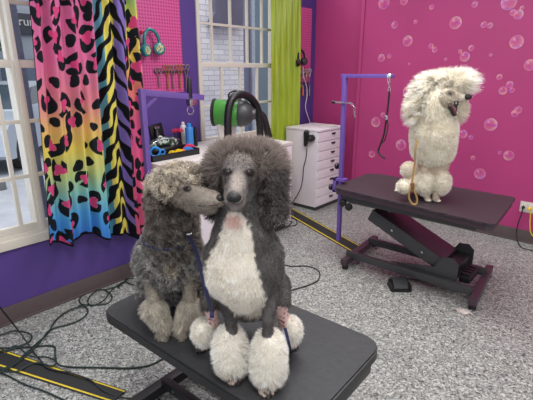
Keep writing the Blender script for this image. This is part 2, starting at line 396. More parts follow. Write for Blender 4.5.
def leopard_curtain():
    ya, yb, z0, z1, X = .915, 1.665, .455, 2.45, -2.60
    nu, nv = 420, 620
    u = np.linspace(0, 1, nu)[:, None]*np.ones((1, nv)); v = np.ones((nu, 1))*np.linspace(0, 1, nv)[None, :]   # v from the bottom up
    z = z0+(z1-z0)*v
    y = ya+(yb-ya)*u + (1-v)*(-.01)
    yl = ya+.15*v
    y = yl + (yb+.0-yl)*u
    fold = .026*np.sin(u*2*math.pi*6.3+.9*np.sin(v*3+1)) + .014*np.sin(u*2*math.pi*11+2+v*2)
    x = X+fold*(.75+.35*(1-v))
    zz = z+ (v < .25)*(.25-v)*.10*np.sin(u*2*math.pi*3.1+1)
    zz = zz-.10*np.clip((u-.35)/.4, 0, 1)*(1-v)**3+.22*np.clip((u-.93)/.07, 0, 1)*(1-v)**4
    P = np.stack([x, y, zz], -1)
    W, Hh = .86, z1-z0                                  # cloth is wider than its folded width
    s = u*W; h = v*Hh
    # background gradient by height
    def grad(hh, stops):
        st = np.array([a for a, _ in stops]); cs = np.array([lin(*c) for _, c in stops]); o = np.zeros(hh.shape+(3,))
        for k in range(3): o[..., k] = np.interp(hh, st, cs[:, k])
        return o
    A = grad(h, [(0, (20, 120, 225)), (.16, (50, 165, 235)), (.30, (130, 205, 195)), (.42, (195, 215, 130)), (.58, (240, 215, 70)), (.72, (242, 185, 105)), (.86, (238, 130, 145)), (1.1, (236, 105, 165)), (2.2, (225, 90, 165))])
    Bc = grad(h, [(0, (236, 80, 130)), (.7, (240, 80, 150)), (.95, (244, 130, 110)), (1.1, (245, 200, 70)), (1.35, (232, 222, 70)), (1.5, (150, 210, 110)), (1.8, (60, 180, 200))])
    # zebra
    edge1 = .575+.0*v; edge2 = .86-.03*np.sin(v*5)+.12*(v-.55)
    cen = edge1+(edge2-edge1)*(.58-.1*v)
    t = (s/W-cen)
    chev = h*1.0+np.abs(t)*1.55
    wob = .018*np.sin(h*23+t*30)+.012*np.sin(h*51+1)
    stripe = np.sin((chev+wob)*2*math.pi/.13)
    zcol = np.where((t < -.09)[..., None], lin(80, 160, 180)[None, None], lin(240, 222, 70)[None, None])
    zcol = np.where((t > .035)[..., None], lin(132, 104, 196)[None, None], zcol)
    Zb = np.where((stripe > .08)[..., None], lin(14, 16, 26)[None, None], zcol)
    col = np.where((u < edge1)[..., None], A, np.where((u < edge2)[..., None], Zb, Bc))
    # rosettes
    rr = np.random.default_rng(5); pitch = .128
    isl = (u < edge1-.004) | (u > edge2)
    for i in range(int(W/pitch)+2):
        for j in range(int(Hh/pitch)+2):
            cx = (i+.5*(j % 2)+rr.uniform(-.2, .2))*pitch; cy = (j+rr.uniform(-.22, .22))*pitch*.95
            big = rr.random() < .72
            R = pitch*(rr.uniform(.44, .53) if big else rr.uniform(.20, .27))
            asp = rr.uniform(.75, 1.0); rot = rr.uniform(0, 3.14); ph = rr.uniform(0, 6.28, 3); gap = rr.uniform(0, 6.28)
            iu = slice(max(0, int((cx-pitch)/W*nu)), max(0, int((cx+pitch)/W*nu))); iv = slice(max(0, int((cy-pitch)/Hh*nv)), max(0, int((cy+pitch)/Hh*nv)))
            S = s[iu, iv]-cx; T = h[iu, iv]-cy
            if S.size == 0: continue
            rot = rr.uniform(-.5, .5); a = (S*math.cos(rot)+T*math.sin(rot))/.86; b = (-S*math.sin(rot)+T*math.cos(rot))/1.12
            d = np.hypot(a, b); an = np.arctan2(b, a)
            Ro = R*(1+.14*np.sin(2*an+ph[0])+.10*np.sin(3*an+ph[1])); Ri = R*(.47+.12*np.sin(3*an+ph[2]))
            sub = col[iu, iv]; il = isl[iu, iv]
            if big:
                ring = (d < Ro) & (d > Ri) & (np.cos(an-gap) < .86) & (np.cos(an-gap-2.6) < .975) & il
                ctr = (d <= Ri*.98) & il
                sub[ctr] = lin(236, 45, 130)
                sub[ring] = lin(22, 30, 36)
            else: sub[(d < Ro) & il] = lin(22, 30, 36)
            col[iu, iv] = sub
    bl = (u < .006) | (v < .008)
    col[bl] = lin(14, 14, 18)
    m = vcmat('printed_curtain_fabric', .75, transl=.12, spec=.2)
    o = grid_mesh('curtain', P, (col*.86+.14*col.mean(-1, keepdims=True))*.86, m); recentre(o)
    tag(o, 'long curtain printed with rainbow leopard spots and a zebra stripe band beside the street window', 'curtain')
leopard_curtain()
def lime_curtain():
    t = NT('lime_satin'); b = t.b
    tc = t.add('ShaderNodeTexCoord'); nz = t.add('ShaderNodeTexNoise'); nz.inputs['Scale'].default_value = 9
    mp = t.add('ShaderNodeMapping'); mp.inputs['Scale'].default_value = (1, 3, .3); t.link(tc.outputs['Object'], mp.inputs[0]); t.link(mp.outputs[0], nz.inputs['Vector'])
    o = t.ramp(nz.outputs[0], [(.3, rgb(144, 162, 34)), (.7, rgb(168, 184, 48))]); t.link(o, b.inputs['Base Color'])
    b.inputs['Roughness'].default_value = .38; b.inputs['Sheen Weight'].default_value = .3
    nu, nv = 160, 60; X = -3.028
    u = np.linspace(0, 1, nu)[:, None]*np.ones((1, nv)); v = np.ones((nu, 1))*np.linspace(0, 1, nv)[None]
    z = .30+2.15*v
    y0 = 3.46+.04*v; y1 = 3.97+.0*v
    y = y0+(y1-y0)*u
    x = X+.021*np.sin(u*2*math.pi*5.2+.6*np.sin(v*4))+.007*np.sin(u*2*math.pi*10+v*5)
    ob = grid_mesh('curtain', np.stack([x, y, z], -1), None, t.m); recentre(ob)
    tag(ob, 'plain lime green satin curtain beside the gridded window', 'curtain')
lime_curtain()
for (y0, y1, X, lb) in ((-.55, 1.69, -2.60, 'thin black curtain rod above the leopard and zebra curtain'), (2.4, 4.06, -3.028, 'thin black curtain rod above the lime curtain')):
    o = MB().tube([(X, y0, 2.46), (X, y1, 2.46)], .011, 10).tube([(X, y0+.1, 2.46), ((XN if X > -2.8 else XF), y0+.1, 2.46)], .008, 6).tube([(X, y1-.03, 2.46), ((XF), y1-.03, 2.46)], .008, 6).build('curtain_rod', M['blk'])
    tag(recentre(o), lb, 'curtain rod')

# ------------------------------------------------------------------ dogs: one continuous body surface from blended rounded shapes
def sd_caps(P, a, b, ra, rb):
    a = np.asarray(a); b = np.asarray(b); ba = b-a; L2 = max(ba@ba, 1e-9)
    h = np.clip(((P-a)@ba)/L2, 0, 1)
    return np.linalg.norm(P-a-h[:, None]*ba, axis=1)-(ra+(rb-ra)*h)
def sd_ell(P, c, r, Rm):
    q = (P-np.asarray(c))@Rm
    k0 = np.linalg.norm(q/r, axis=1); k1 = np.linalg.norm(q/(r*r), axis=1)
    return k0*(k0-1)/np.maximum(k1, 1e-9)

class Dog:
    def __init__(s, O, tz, heading=0):
        s.O = np.asarray(O, float); s.tz = tz; s.pr = []
    def P(s, px, py, yb):
        """scene point seen at px, py on the upright plane yb behind the dog's front feet"""
        d = ray(px, py); t = ((s.O+Hd*yb-CAM)@Hd)/(d@Hd); return CAM+d*t
    def sc(s, p): return proj(p)[2]/FPX                     # metres per pixel there
    def cap(s, reg, a, b, k=.012):
        pa, pb = s.P(*a[:3]), s.P(*b[:3]); s.pr.append((0, reg, pa, pb, a[3]*s.sc(pa), b[3]*s.sc(pb), k))
    def capw(s, reg, pa, pb, ra, rb, k=.006): s.pr.append((0, reg, np.array(pa), np.array(pb), ra, rb, k))
    def ell(s, reg, c, rx, ry, rd, k=.015, rot=0):
        """ellipsoid: half-widths rx, ry in px across / up, rd metres in depth; rot degrees clockwise as seen"""
        p = s.P(*c); m = s.sc(p); cr, sr = math.cos(R_(rot)), math.sin(R_(rot))
        ex = Rv*cr-np.array([0, 0, 1.])*sr; ez = Rv*sr+np.array([0, 0, 1.])*cr
        s.pr.append((1, reg, p, np.array([rx*m, rd, ry*m]), np.stack([ex, Hd, ez], 1), None, k))
    def dists(s, Q):
        return [sd_caps(Q, p[2], p[3], p[4], p[5]) if p[0] == 0 else sd_ell(Q, p[2], p[3], p[4]) for p in s.pr]
    def sdf(s, Q):
        out = None
        for p in s.pr:
            d = sd_caps(Q, p[2], p[3], p[4], p[5]) if p[0] == 0 else sd_ell(Q, p[2], p[3], p[4])
            if out is None: out = d
            else:
                k = p[6]; h = np.maximum(k-np.abs(out-d), 0)/k; out = np.minimum(out, d)-h*h*k*.25
        return np.maximum(out, (s.tz+.001)-Q[:, 2])
    def grad(s, Q, e=.002):
        g = np.zeros_like(Q)
        for i in range(3):
            q = Q.copy(); q[:, i] += e; a = s.sdf(q); q[:, i] -= 2*e; g[:, i] = a-s.sdf(q)
        return g/np.maximum(np.linalg.norm(g, axis=1), 1e-9)[:, None]
    def hit(s, px, py, out=0.0):
        d = ray(px, py); d = d/np.linalg.norm(d); t = .6 if s.O[1] < 2 else 2.0; 
        for _ in range(160):
            v = s.sdf((CAM+d*t)[None])[0]
            if v < .0006: break
            t += v*.8
            if t > 8: t = np.linalg.norm(s.O-CAM); break
        p = CAM+d*t; n = s.grad(p[None])[0]; return p+n*out, n
    def surface(s, h):
        lo = np.min([np.minimum(p[2]-max(p[4], p[5]), p[3]-max(p[4], p[5])) if p[0] == 0 else p[2]-p[3].max() for p in s.pr], 0)-2*h
        hi = np.max([np.maximum(p[2]+max(p[4], p[5]), p[3]+max(p[4], p[5])) if p[0] == 0 else p[2]+p[3].max() for p in s.pr], 0)+2*h
        lo[2] = max(lo[2], s.tz-2*h)
        n = np.ceil((hi-lo)/h).astype(int)+1
        ax = [lo[i]+h*np.arange(n[i]) for i in range(3)]
        # evaluate in slabs
        V = np.empty(n)
        X, Y = np.meshgrid(ax[0], ax[1], indexing='ij')
        for k in range(0, n[2], 8):
            zz = ax[2][k:k+8]
            Q = np.empty((n[0], n[1], len(zz), 3)); Q[..., 0] = X[..., None]; Q[..., 1] = Y[..., None]; Q[..., 2] = zz
            V[:, :, k:k+8] = s.sdf(Q.reshape(-1, 3)).reshape(n[0], n[1], len(zz))
        ins = V < 0
        c = [ins[i:n[0]-1+i, j:n[1]-1+j, k:n[2]-1+k] for i in (0, 1) for j in (0, 1) for k in (0, 1)]
        cnt = sum(x.astype(int) for x in c); act = (cnt > 0) & (cnt < 8)
        cid = -np.ones(act.shape, int); ii = np.argwhere(act); cid[act] = np.arange(len(ii))
        acc = np.zeros((len(ii), 3)); w = np.zeros(len(ii))
        cor = [(i, j, k) for i in (0, 1) for j in (0, 1) for k in (0, 1)]
        for a in cor:
            for ax_ in range(3):
                if a[ax_] == 1: continue
                b = list(a); b[ax_] = 1
                va = V[ii[:, 0]+a[0], ii[:, 1]+a[1], ii[:, 2]+a[2]]; vb = V[ii[:, 0]+b[0], ii[:, 1]+b[1], ii[:, 2]+b[2]]
                m = (va < 0) != (vb < 0); t = np.where(m, va/np.where(m, va-vb, 1), 0)
                p = np.array(a, float)[None]+np.zeros((len(ii), 3)); p[:, ax_] += t
                acc[m] += p[m]; w[m] += 1
        vert = lo+(ii+acc/w[:, None])*h
        faces = []
        for ax_ in range(3):
            o1, o2 = [(1, 2), (2, 0), (0, 1)][ax_]
            sl0 = [slice(1, -1)]*3; sl0[ax_] = slice(0, n[ax_]-1); sl1 = list(sl0); sl1[ax_] = slice(1, n[ax_])
            A = ins[tuple(sl0)]; B = ins[tuple(sl1)]; e = np.argwhere(A != B); fl = A[A != B]
            e[:, o1] += 1; e[:, o2] += 1
            def cc(d1, d2):
                q = e.copy(); q[:, o1] += d1; q[:, o2] += d2; return cid[q[:, 0], q[:, 1], q[:, 2]]
            q = np.stack([cc(-1, -1), cc(0, -1), cc(0, 0), cc(-1, 0)], 1)
            q[~fl] = q[~fl][:, ::-1]; faces.append(q)
        F = np.concatenate(faces); F = F[(F >= 0).all(1)]
        # project onto the surface once for smoothness
        g = s.grad(vert); vert = vert-g*s.sdf(vert)[:, None]*.8
        return vert, F
    def regions(s, Q):
        D = np.array(s.dists(Q)); i = D.argmin(0); names = [p[1] for p in s.pr]
        return np.array([names[j] for j in i])

def fast_mesh(name, V, F, col, m, parent):
    me = bpy.data.meshes.new(name); off = np.array(wloc(parent))
    me.vertices.add(len(V)); me.vertices.foreach_set('co', (V-off).astype(np.float32).reshape(-1))
    k = F.shape[1]; me.loops.add(F.size); me.loops.foreach_set('vertex_index', F.reshape(-1).astype(np.int32))
    me.polygons.add(len(F)); me.polygons.foreach_set('loop_start', np.arange(0, F.size, k, dtype=np.int32)); me.polygons.foreach_set('loop_total', np.full(len(F), k, dtype=np.int32))
    me.update(calc_edges=True)
    ca = me.color_attributes.new('Col', 'FLOAT_COLOR', 'POINT'); c4 = np.ones((len(V), 4), np.float32); c4[:, :3] = col; ca.data.foreach_set('color', c4.reshape(-1))
    me.shade_smooth(); me.materials.append(m)
    o = bpy.data.objects.new(name, me); COL.objects.link(o); o.parent = parent; return o

def grow_fur(dog, V, F, style, colfn, rng, bald=None, comb=None):
    """style[region] = (per cm2, length, droop, noise, curl radius, curl turns, width, clump pitch)"""
    a, b, c, d = V[F[:, 0]], V[F[:, 1]], V[F[:, 2]], V[F[:, 3]]
    ar = .5*np.linalg.norm(np.cross(c-a, d-b), axis=1)
    dens_max = max(v[0] for v in style.values())*1e4
    N = int(ar.sum()*dens_max); fi = rng.choice(len(F), N, p=ar/ar.sum())
    u, v = rng.random((2, N, 1)); p = (a[fi]*(1-u)+b[fi]*u)*(1-v)+(d[fi]*(1-u)+c[fi]*u)*v
    reg = dog.regions(p); T = np.zeros((N, 8))
    for k, st in style.items(): T[reg == k] = st
    keep = rng.random(N) < T[:, 0]*1e4/dens_max
    if bald is not None: keep &= ~bald(p, reg)
    p, T, reg = p[keep], T[keep], reg[keep]; N = len(p)
    n = dog.grad(p); cv_ = comb(p, reg) if comb is not None else 0
    # cull what sits against the table top or faces straight down into it
    L = T[:, 1]*rng.uniform(.65, 1.15, N); nz = rng.normal(size=(N, 3))*T[:, 3:4]
    # clumping: strands share a guide's noise, phase and pull
    cl = np.floor(p/np.maximum(T[:, 7:8], 1e-4)+rng.normal(size=(N, 3))*.15).astype(np.int64)
    hsh = (cl[:, 0]*73856093 ^ cl[:, 1]*19349663 ^ cl[:, 2]*83492791) & 1048575
    tab = rng.normal(size=(1048576 >> 4, 3)); tph = rng.random(1048576 >> 4)*6.283
    g3 = tab[hsh >> 4]; ph = tph[hsh >> 4]
    dirv = n+nz*.5+g3*T[:, 3:4]*.8
    dirv /= np.linalg.norm(dirv, axis=1)[:, None]
    # frame around direction
    rv = np.cross(dirv, np.array([.3, .5, .81])); rv /= np.linalg.norm(rv, axis=1)[:, None]+1e-9; bv = np.cross(dirv, rv)
    K = 6 if T[:, 4].max() > 0 else 4
    cen = (cl+.5)*T[:, 7:8]+n*L[:, None]*.9; pull = np.where(T[:, 4] > .002, .45, .12)[:, None]
    pts = []
    for i in range(K):
        t = i/(K-1)
        q = p+dirv*(L*t)[:, None]*(1-.25*t*T[:, 2:3])-np.array([0, 0, 1.])*(L*T[:, 2]*t*t)[:, None]
        cr = (T[:, 4]*min(1, t*2.2)); an = ph+T[:, 5]*6.283*t
        q = q+rv*(cr*np.cos(an))[:, None]+bv*(cr*np.sin(an))[:, None]
        q = q+(cen-q)*pull*(t*t)
        if comb is not None: q = q+cv_*(L*t)[:, None]
        q[:, 2] = np.maximum(q[:, 2], dog.tz+.002)
        pts.append(q)
    pts = np.array(pts)                                          # K, N, 3
    sd = rng.normal(size=(N, 3)); sd -= dirv*(sd*dirv).sum(1)[:, None]; sd /= np.linalg.norm(sd, axis=1)[:, None]+1e-9
    wd = T[:, 6]*rng.uniform(.7, 1.3, N)
    Vs = np.empty((N, K, 2, 3))
    for i in range(K):
        t = i/(K-1); w = (wd*(1-.75*t**1.5))[:, None]*.5
        Vs[:, i, 0] = pts[i]-sd*w; Vs[:, i, 1] = pts[i]+sd*w
    base = (np.arange(N)*K*2)[:, None]
    Fs = np.concatenate([base+np.array([2*i, 2*i+1, 2*i+3, 2*i+2]) for i in range(K-1)], 0)
    cc = colfn(p, n, reg); jit = rng.normal(size=(N, 1))*np.where(T[:, 4:5] > .0045, .24, .10)+1; clj = (tab[hsh >> 4][:, :1])*np.where(T[:, 4:5] > .002, .24, .08)+1
    cc = cc*np.clip(jit*clj, .5, 1.6)
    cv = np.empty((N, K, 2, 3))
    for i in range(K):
        t = i/(K-1); cv[:, i] = (cc*(.80+.46*t))[:, None]  # shade painted into the strands for depth: dark roots, brighter tips
    return Vs.reshape(-1, 3), Fs, np.clip(cv.reshape(-1, 3), 0, 1)

def paw(d, reg, heel, toe_dir, r, z, n=4, spread=.9, side=None):
    """paw: pad plus four arched toes; returns nail positions"""
    heel = np.array(heel, float); f = np.array(toe_dir, float); f[2] = 0; f /= np.linalg.norm(f); sde = np.array([-f[1], f[0], 0])
    d.capw(reg, heel+[0, 0, r*1.1], heel+f*r*.9+[0, 0, r*.75], r*.95, r*.72, .008)
    nails = []
    for i in range(n):
        o = (i-(n-1)/2)/((n-1)/2)
        a = heel+f*r*.7+sde*o*r*.62*spread; a[2] = z+r*.72
        ln = r*(1.75 if abs(o) < .5 else 1.35)
        m_ = heel+f*ln+sde*o*r*.92*spread; m_[2] = z+r*.55
        e = heel+f*(ln+r*.38)+sde*o*r*.98*spread; e[2] = z+r*.30
        d.capw(reg, a, m_, r*.40, r*.36, .003); d.capw(reg, m_, e, r*.36, r*.27, .003)
        nails.append((e+f*r*.15+[0, 0, -.02*r], f, r*.17))
    return nails
def claws(nails, parent):
    for (p, f, r) in nails:
        MB().lathe([(r*.2, -r*1.5), (r*1.0, -r*.8), (r*.9, r*.5), (r*.5, r*1.8), (0.0005, r*2.7)], p, (f[0], f[1], -.45), n=8).build('claw', M['nail'], parent)
def eyeball(d, px, py, r, root, inset=.45, lid=None):
    p, n = d.hit(px, py); c = p-n*r*inset
    e = MB().ell(c, (r, r, r), n=16).build('eye', M['eye'], root); return e
def zone(dog, px, py, rx, ry):
    """membership test for fur colour / bareness: inside an image-aligned ellipse on the side facing the lens"""
    def f(Q):
        v = Q-CAM; z = v@Fv; x = 266.5+FPX*(v@Rv)/z; y = 200-FPX*(v@Uv)/z
        return ((x-px)/rx)**2+((y-py)/ry)**2
    return f
def px_of(Q):
    v = Q-CAM; z = v@Fv; return 266.5+FPX*(v@Rv)/z, 200-FPX*(v@Uv)/z
def nzf(Q, sc_, seed=0):
    """cheap smooth value noise in numpy"""
    q = Q*sc_+seed*17.3
    return (np.sin(q[:, 0]*1.7+np.sin(q[:, 1]*2.3)*1.4)+np.sin(q[:, 1]*1.9+np.sin(q[:, 2]*2.1)*1.5)+np.sin(q[:, 2]*2.2+np.sin(q[:, 0]*1.6)*1.3))/3
def ss(x, a, b):
    t = np.clip((x-a)/(b-a), 0, 1); return t*t*(3-2*t)
def mixc(A, B, w): return A*(1-w[:, None])+B*w[:, None]

TZ1, TZ2 = .52, .65
# =============== poodle in front: grey with a white chest
def front_poodle():
    O = np.array([-.78, .803, TZ1]); d = Dog(O, TZ1)
    root = thing('poodle', 'grey poodle with white chest and big round head hair, sitting on the near table', 'dog', O)
    def yb(px, py, z): return (atz(px, py, TZ1+z)-O)@Hd
    # head hair and ears
    d.ell('top', (246, 173, .13), 35, 28, .10, .03)
    d.ell('top', (231, 163, .11), 19, 16, .075, .03); d.ell('top', (262, 164, .11), 20, 17, .08, .03)
    d.ell('ear', (271, 186, .07), 12.5, 22, .05, .02, rot=0); d.ell('ear', (271.5, 207, .055), 13.5, 14, .045, .02)
    d.ell('ear', (213, 182, .12), 7.5, 18, .04, .02); d.ell('ear', (214, 202, .13), 7, 13, .035, .02)
    # skull and muzzle
    d.ell('face', (239.5, 172, .0), 16, 16, .055, .012)
    d.ell('face', (239.5, 163, .012), 14, 9, .05, .012)
    d.cap('face', (229.5, 171.5, -.045, 4.4), (248.5, 171.5, -.045, 4.4), .014)             # brow
    d.cap('muzzle', (238.5, 178, -.03, 10.6), (234.6, 195, -.105, 7.9), .014)
    d.cap('muzzle', (234, 194, -.105, 7.2), (233.6, 199, -.115, 5.6), .008)
    d.cap('muzzle', (229.4, 200.5, -.098, 4.5), (231, 190, -.07, 6.6), .010); d.cap('muzzle', (239.0, 200.5, -.098, 4.5), (241, 190, -.07, 6.8), .010)
    d.cap('jaw', (238, 200, -.04, 8), (234.4, 207, -.092, 4.6), .008)
    # neck, chest, belly, back
    d.cap('neck', (241, 196, .06, 17), (241, 232, .05, 27), .03)
    d.ell('body', (243, 256, .075), 34, 36, .110, .03)
    d.ell('body', (244, 272, .08), 35, 32, .105, .03)
    d.cap('body', (246, 250, .13, 33), (249, 282, .26, 34), .03)
    d.ell('body', (249, 290, .29), 35, 22, .13, .03)
    d.cap('body', (214, 252, .07, 9), (219, 278, .055, 11), .02); d.cap('body', (274, 252, .07, 9), (271, 278, .055, 11), .02)
    d.ell('body', (244, 296, .05), 14, 15, .04, .02)
    # forelegs
    for (ex, ey, wx, wy, fx, fy, sg) in ((226, 296, 231, 320, 235, 386, -1), (271, 294, 268, 320, 266.5, 396, 1)):
        yf = yb(fx, fy, 0)
        d.cap('leg', (ex, ey, .045, 8.5), (wx, wy, yf+.03, 4.8), .012)
        d.cap('leg', (wx, wy, yf+.03, 4.8), (fx, fy-8, yf+.02, 4.6), .01)
        d.ell('pom', ((wx*1.0+fx)/2-(0 if sg > 0 else 1.5)+1.5*sg, (wy+fy)/2-3.5, yf+.035), 14.8, 27-1.0*(sg < 0), .045, .012)
        d.ell('pom', ((wx*.35+fx*.65)+1.5*sg, fy-27, yf+.035), 15.5, 16, .045, .012)
    # hind legs folded at the sides
    d.cap('body', (220, 286, .24, 15), (210, 302, .17, 9), .02); d.cap('body', (276, 286, .26, 14), (281, 300, .19, 9), .02)
    d.cap('bare', (211, 311, .16, 6), (214, 322, .16, 5.5), .02); d.cap('bare', (280, 306, .18, 7), (284, 322, .18, 5.5), .02)
    d.cap('pom2', (213, 322, .16, 5), (204, 338, .175, 5), .01); d.cap('pom2', (286, 322, .18, 5), (291, 340, .19, 4.5), .01)
    d.ell('pom2', (204, 332, .175), 10.5, 12.5, .04, .01); d.ell('pom2', (290, 330, .195), 10, 13, .04, .01)
    toC = -Hd
    nails = []
    for (fx, fy, r, dr) in ((234.5, 386, .0205, -.06), (266.5, 396.5, .0215, .0), (203, 355, .0185, -.25), (291, 353, .0175, .3)):
        hp = atz(fx, fy-9, TZ1); nails += paw(d, 'paw', hp, toC+Rv*dr, r, TZ1)
    V, F = d.surface(.0052)
    lG, dG, wt, pk, br = lin(126, 116, 114), lin(80, 74, 75), lin(250, 243, 232), lin(236, 186, 178), lin(64, 58, 60)
    def col(Q, n, reg):
        x, y = px_of(Q); N = len(Q); fr = -(n@Hd)
        c = np.repeat(lin(112, 108, 107)[None], N, 0)*(1+.18*nzf(Q, 30)[:, None])
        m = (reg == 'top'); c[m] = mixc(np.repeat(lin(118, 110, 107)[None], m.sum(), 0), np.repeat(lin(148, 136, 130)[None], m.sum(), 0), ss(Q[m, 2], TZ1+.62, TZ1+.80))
        m = (reg == 'ear'); c[m] = lin(104, 98, 97)*(1+.2*nzf(Q[m], 45)[:, None])
        m = np.isin(reg, ['face', 'muzzle', 'jaw'])
        fc = np.repeat(lin(118, 112, 110)[None], m.sum(), 0)
        ex = np.minimum(((x[m]-227.8)/4.6)**2+((y[m]-172)/4)**2, ((x[m]-249.5)/4.6)**2+((y[m]-172.3)/4)**2)
        fc = mixc(fc, np.repeat(lin(156, 147, 141)[None], m.sum(), 0), ss(-(((x[m]-238)/9)**2+((y[m]-181)/13)**2), -1.2, -.2))
        fc = mixc(fc, np.repeat(lin(160, 152, 146)[None], m.sum(), 0), ss(y[m], 188, 200)*.8)
        fc = mixc(fc, np.repeat(lin(50, 43, 43)[None], m.sum(), 0), ss(-ex, -1.5, -.5)*.95)
        fc = mixc(fc, np.repeat(lin(120, 112, 108)[None], m.sum(), 0), ss(-y[m], -166, -158))
        c[m] = fc*(1+.12*nzf(Q[m], 150)[:, None])
        # white bib: a tapering patch on the chest, irregular edge
        jx = x+2.2*nzf(Q, 90, 2); jy = y+2*nzf(Q, 80, 3)
        lft = np.interp(jy, [214, 226, 242, 262, 284, 296, 306, 318], [229, 223, 218, 206, 205, 212, 228, 236])
        rgt = np.interp(jy, [214, 226, 242, 262, 284, 296, 306, 318], [242, 250, 253, 256, 262, 266, 264, 260])
        bw = ss(jx, lft-1.5, lft+1.5)*ss(-jx, -rgt-1.5, -rgt+1.5)*ss(jy, 209, 213)*ss(-jy, -320, -314)*(fr > -.25)*np.isin(reg, ['body', 'neck', 'leg'])
        c = mixc(c, np.repeat(wt[None], N, 0), bw)
        pz = ss(-(((x-234)/11)**2+((y-222)/9)**2), -1.2, -.2)*bw
        c = mixc(c, np.repeat(pk[None], N, 0), pz*.55)
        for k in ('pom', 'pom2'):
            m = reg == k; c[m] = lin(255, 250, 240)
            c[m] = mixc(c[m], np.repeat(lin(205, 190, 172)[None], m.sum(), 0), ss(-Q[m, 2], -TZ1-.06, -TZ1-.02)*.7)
        m = reg == 'leg'; c[m] = mixc(c[m], np.repeat(lin(100, 95, 95)[None], m.sum(), 0), (1-bw[m]))
        m = reg == 'bare'; sp = nzf(Q[m], 170, 5); c[m] = mixc(np.repeat(lin(226, 190, 184)[None], m.sum(), 0), np.repeat(lin(120, 84, 88)[None], m.sum(), 0), ss(sp, .38, .5))
        m = reg == 'paw'; sp = nzf(Q[m], 130, 8); c[m] = mixc(np.repeat(lin(214, 196, 182)[None], m.sum(), 0), np.repeat(lin(84, 72, 70)[None], m.sum(), 0), ss(sp, -.35, .05))
        return c
    reg = d.regions(V); n = d.grad(V)
    fast_mesh('body', V, F, col(V, n, reg)*.9, M['skin'], root)
    #          /cm2 length droop noise curlR turns width clump
    style = {'top': (15, .030, .05, .22, 0, 0, .0015, .02), 'ear': (15, .026, .35, .40, .004, 1.1, .0017, .018), 'face': (14, .006, .3, .2, 0, 0, .0012, .01),
             'muzzle': (14, .0035, .3, .2, 0, 0, .001, .01), 'jaw': (10, .004, .3, .2, 0, 0, .001, .01), 'neck': (12, .012, .5, .3, 0, 0, .0013, .02),
             'body': (13, .0105, .55, .32, 0, 0, .0014, .02), 'leg': (12, .007, .4, .3, 0, 0, .0012, .01), 'pom': (16, .019, .18, .25, 0, 0, .0013, .016),
             'pom2': (16, .017, .18, .25, 0, 0, .0013, .016), 'bare': (2, .003, .4, .2, 0, 0, .0008, .01), 'paw': (7, .005, .4, .3, 0, 0, .0011, .01)}
    rng = np.random.default_rng(11)
    face = lambda Q: (((px_of(Q)[0]-239.5)/17.5)**2+((px_of(Q)[1]-180)/24)**2 < 1)
    bald = lambda Q, rg: (np.isin(rg, ['top', 'ear', 'neck']) & face(Q) & (((Q-O)@Hd) < .09))
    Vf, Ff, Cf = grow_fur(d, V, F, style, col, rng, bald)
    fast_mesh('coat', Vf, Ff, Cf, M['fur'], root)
    for (ex, ey) in ((227.8, 172), (249.3, 172.4)): eyeball(d, ex, ey, .0066, root, .78)
    p, nn = d.hit(233.8, 195.8); ns = MB()
    f = -Hd*.9+np.array([0, 0, -.2]); 
    ns.ell(p+np.array([0, 0, -.004]), (.0185, .014, .0145), M3=Matrix((Rv, Hd, (0, 0, 1))).transposed(), n=20)
    ns.build('nose', M['nose'], root)
    # mouth line
    pts = [d.hit(x, y, .0006)[0] for x, y in ((227.5, 202.4), (230, 204), (233.5, 203.4), (233.8, 201.6), (234.1, 203.4), (238, 204.4), (242, 201.5), (243.5, 197))]
    MB().tube(catmull(pts, 4), .0011, 6).build('mouth', M['mouth'], root)
    claws(nails, root)
    return d, root
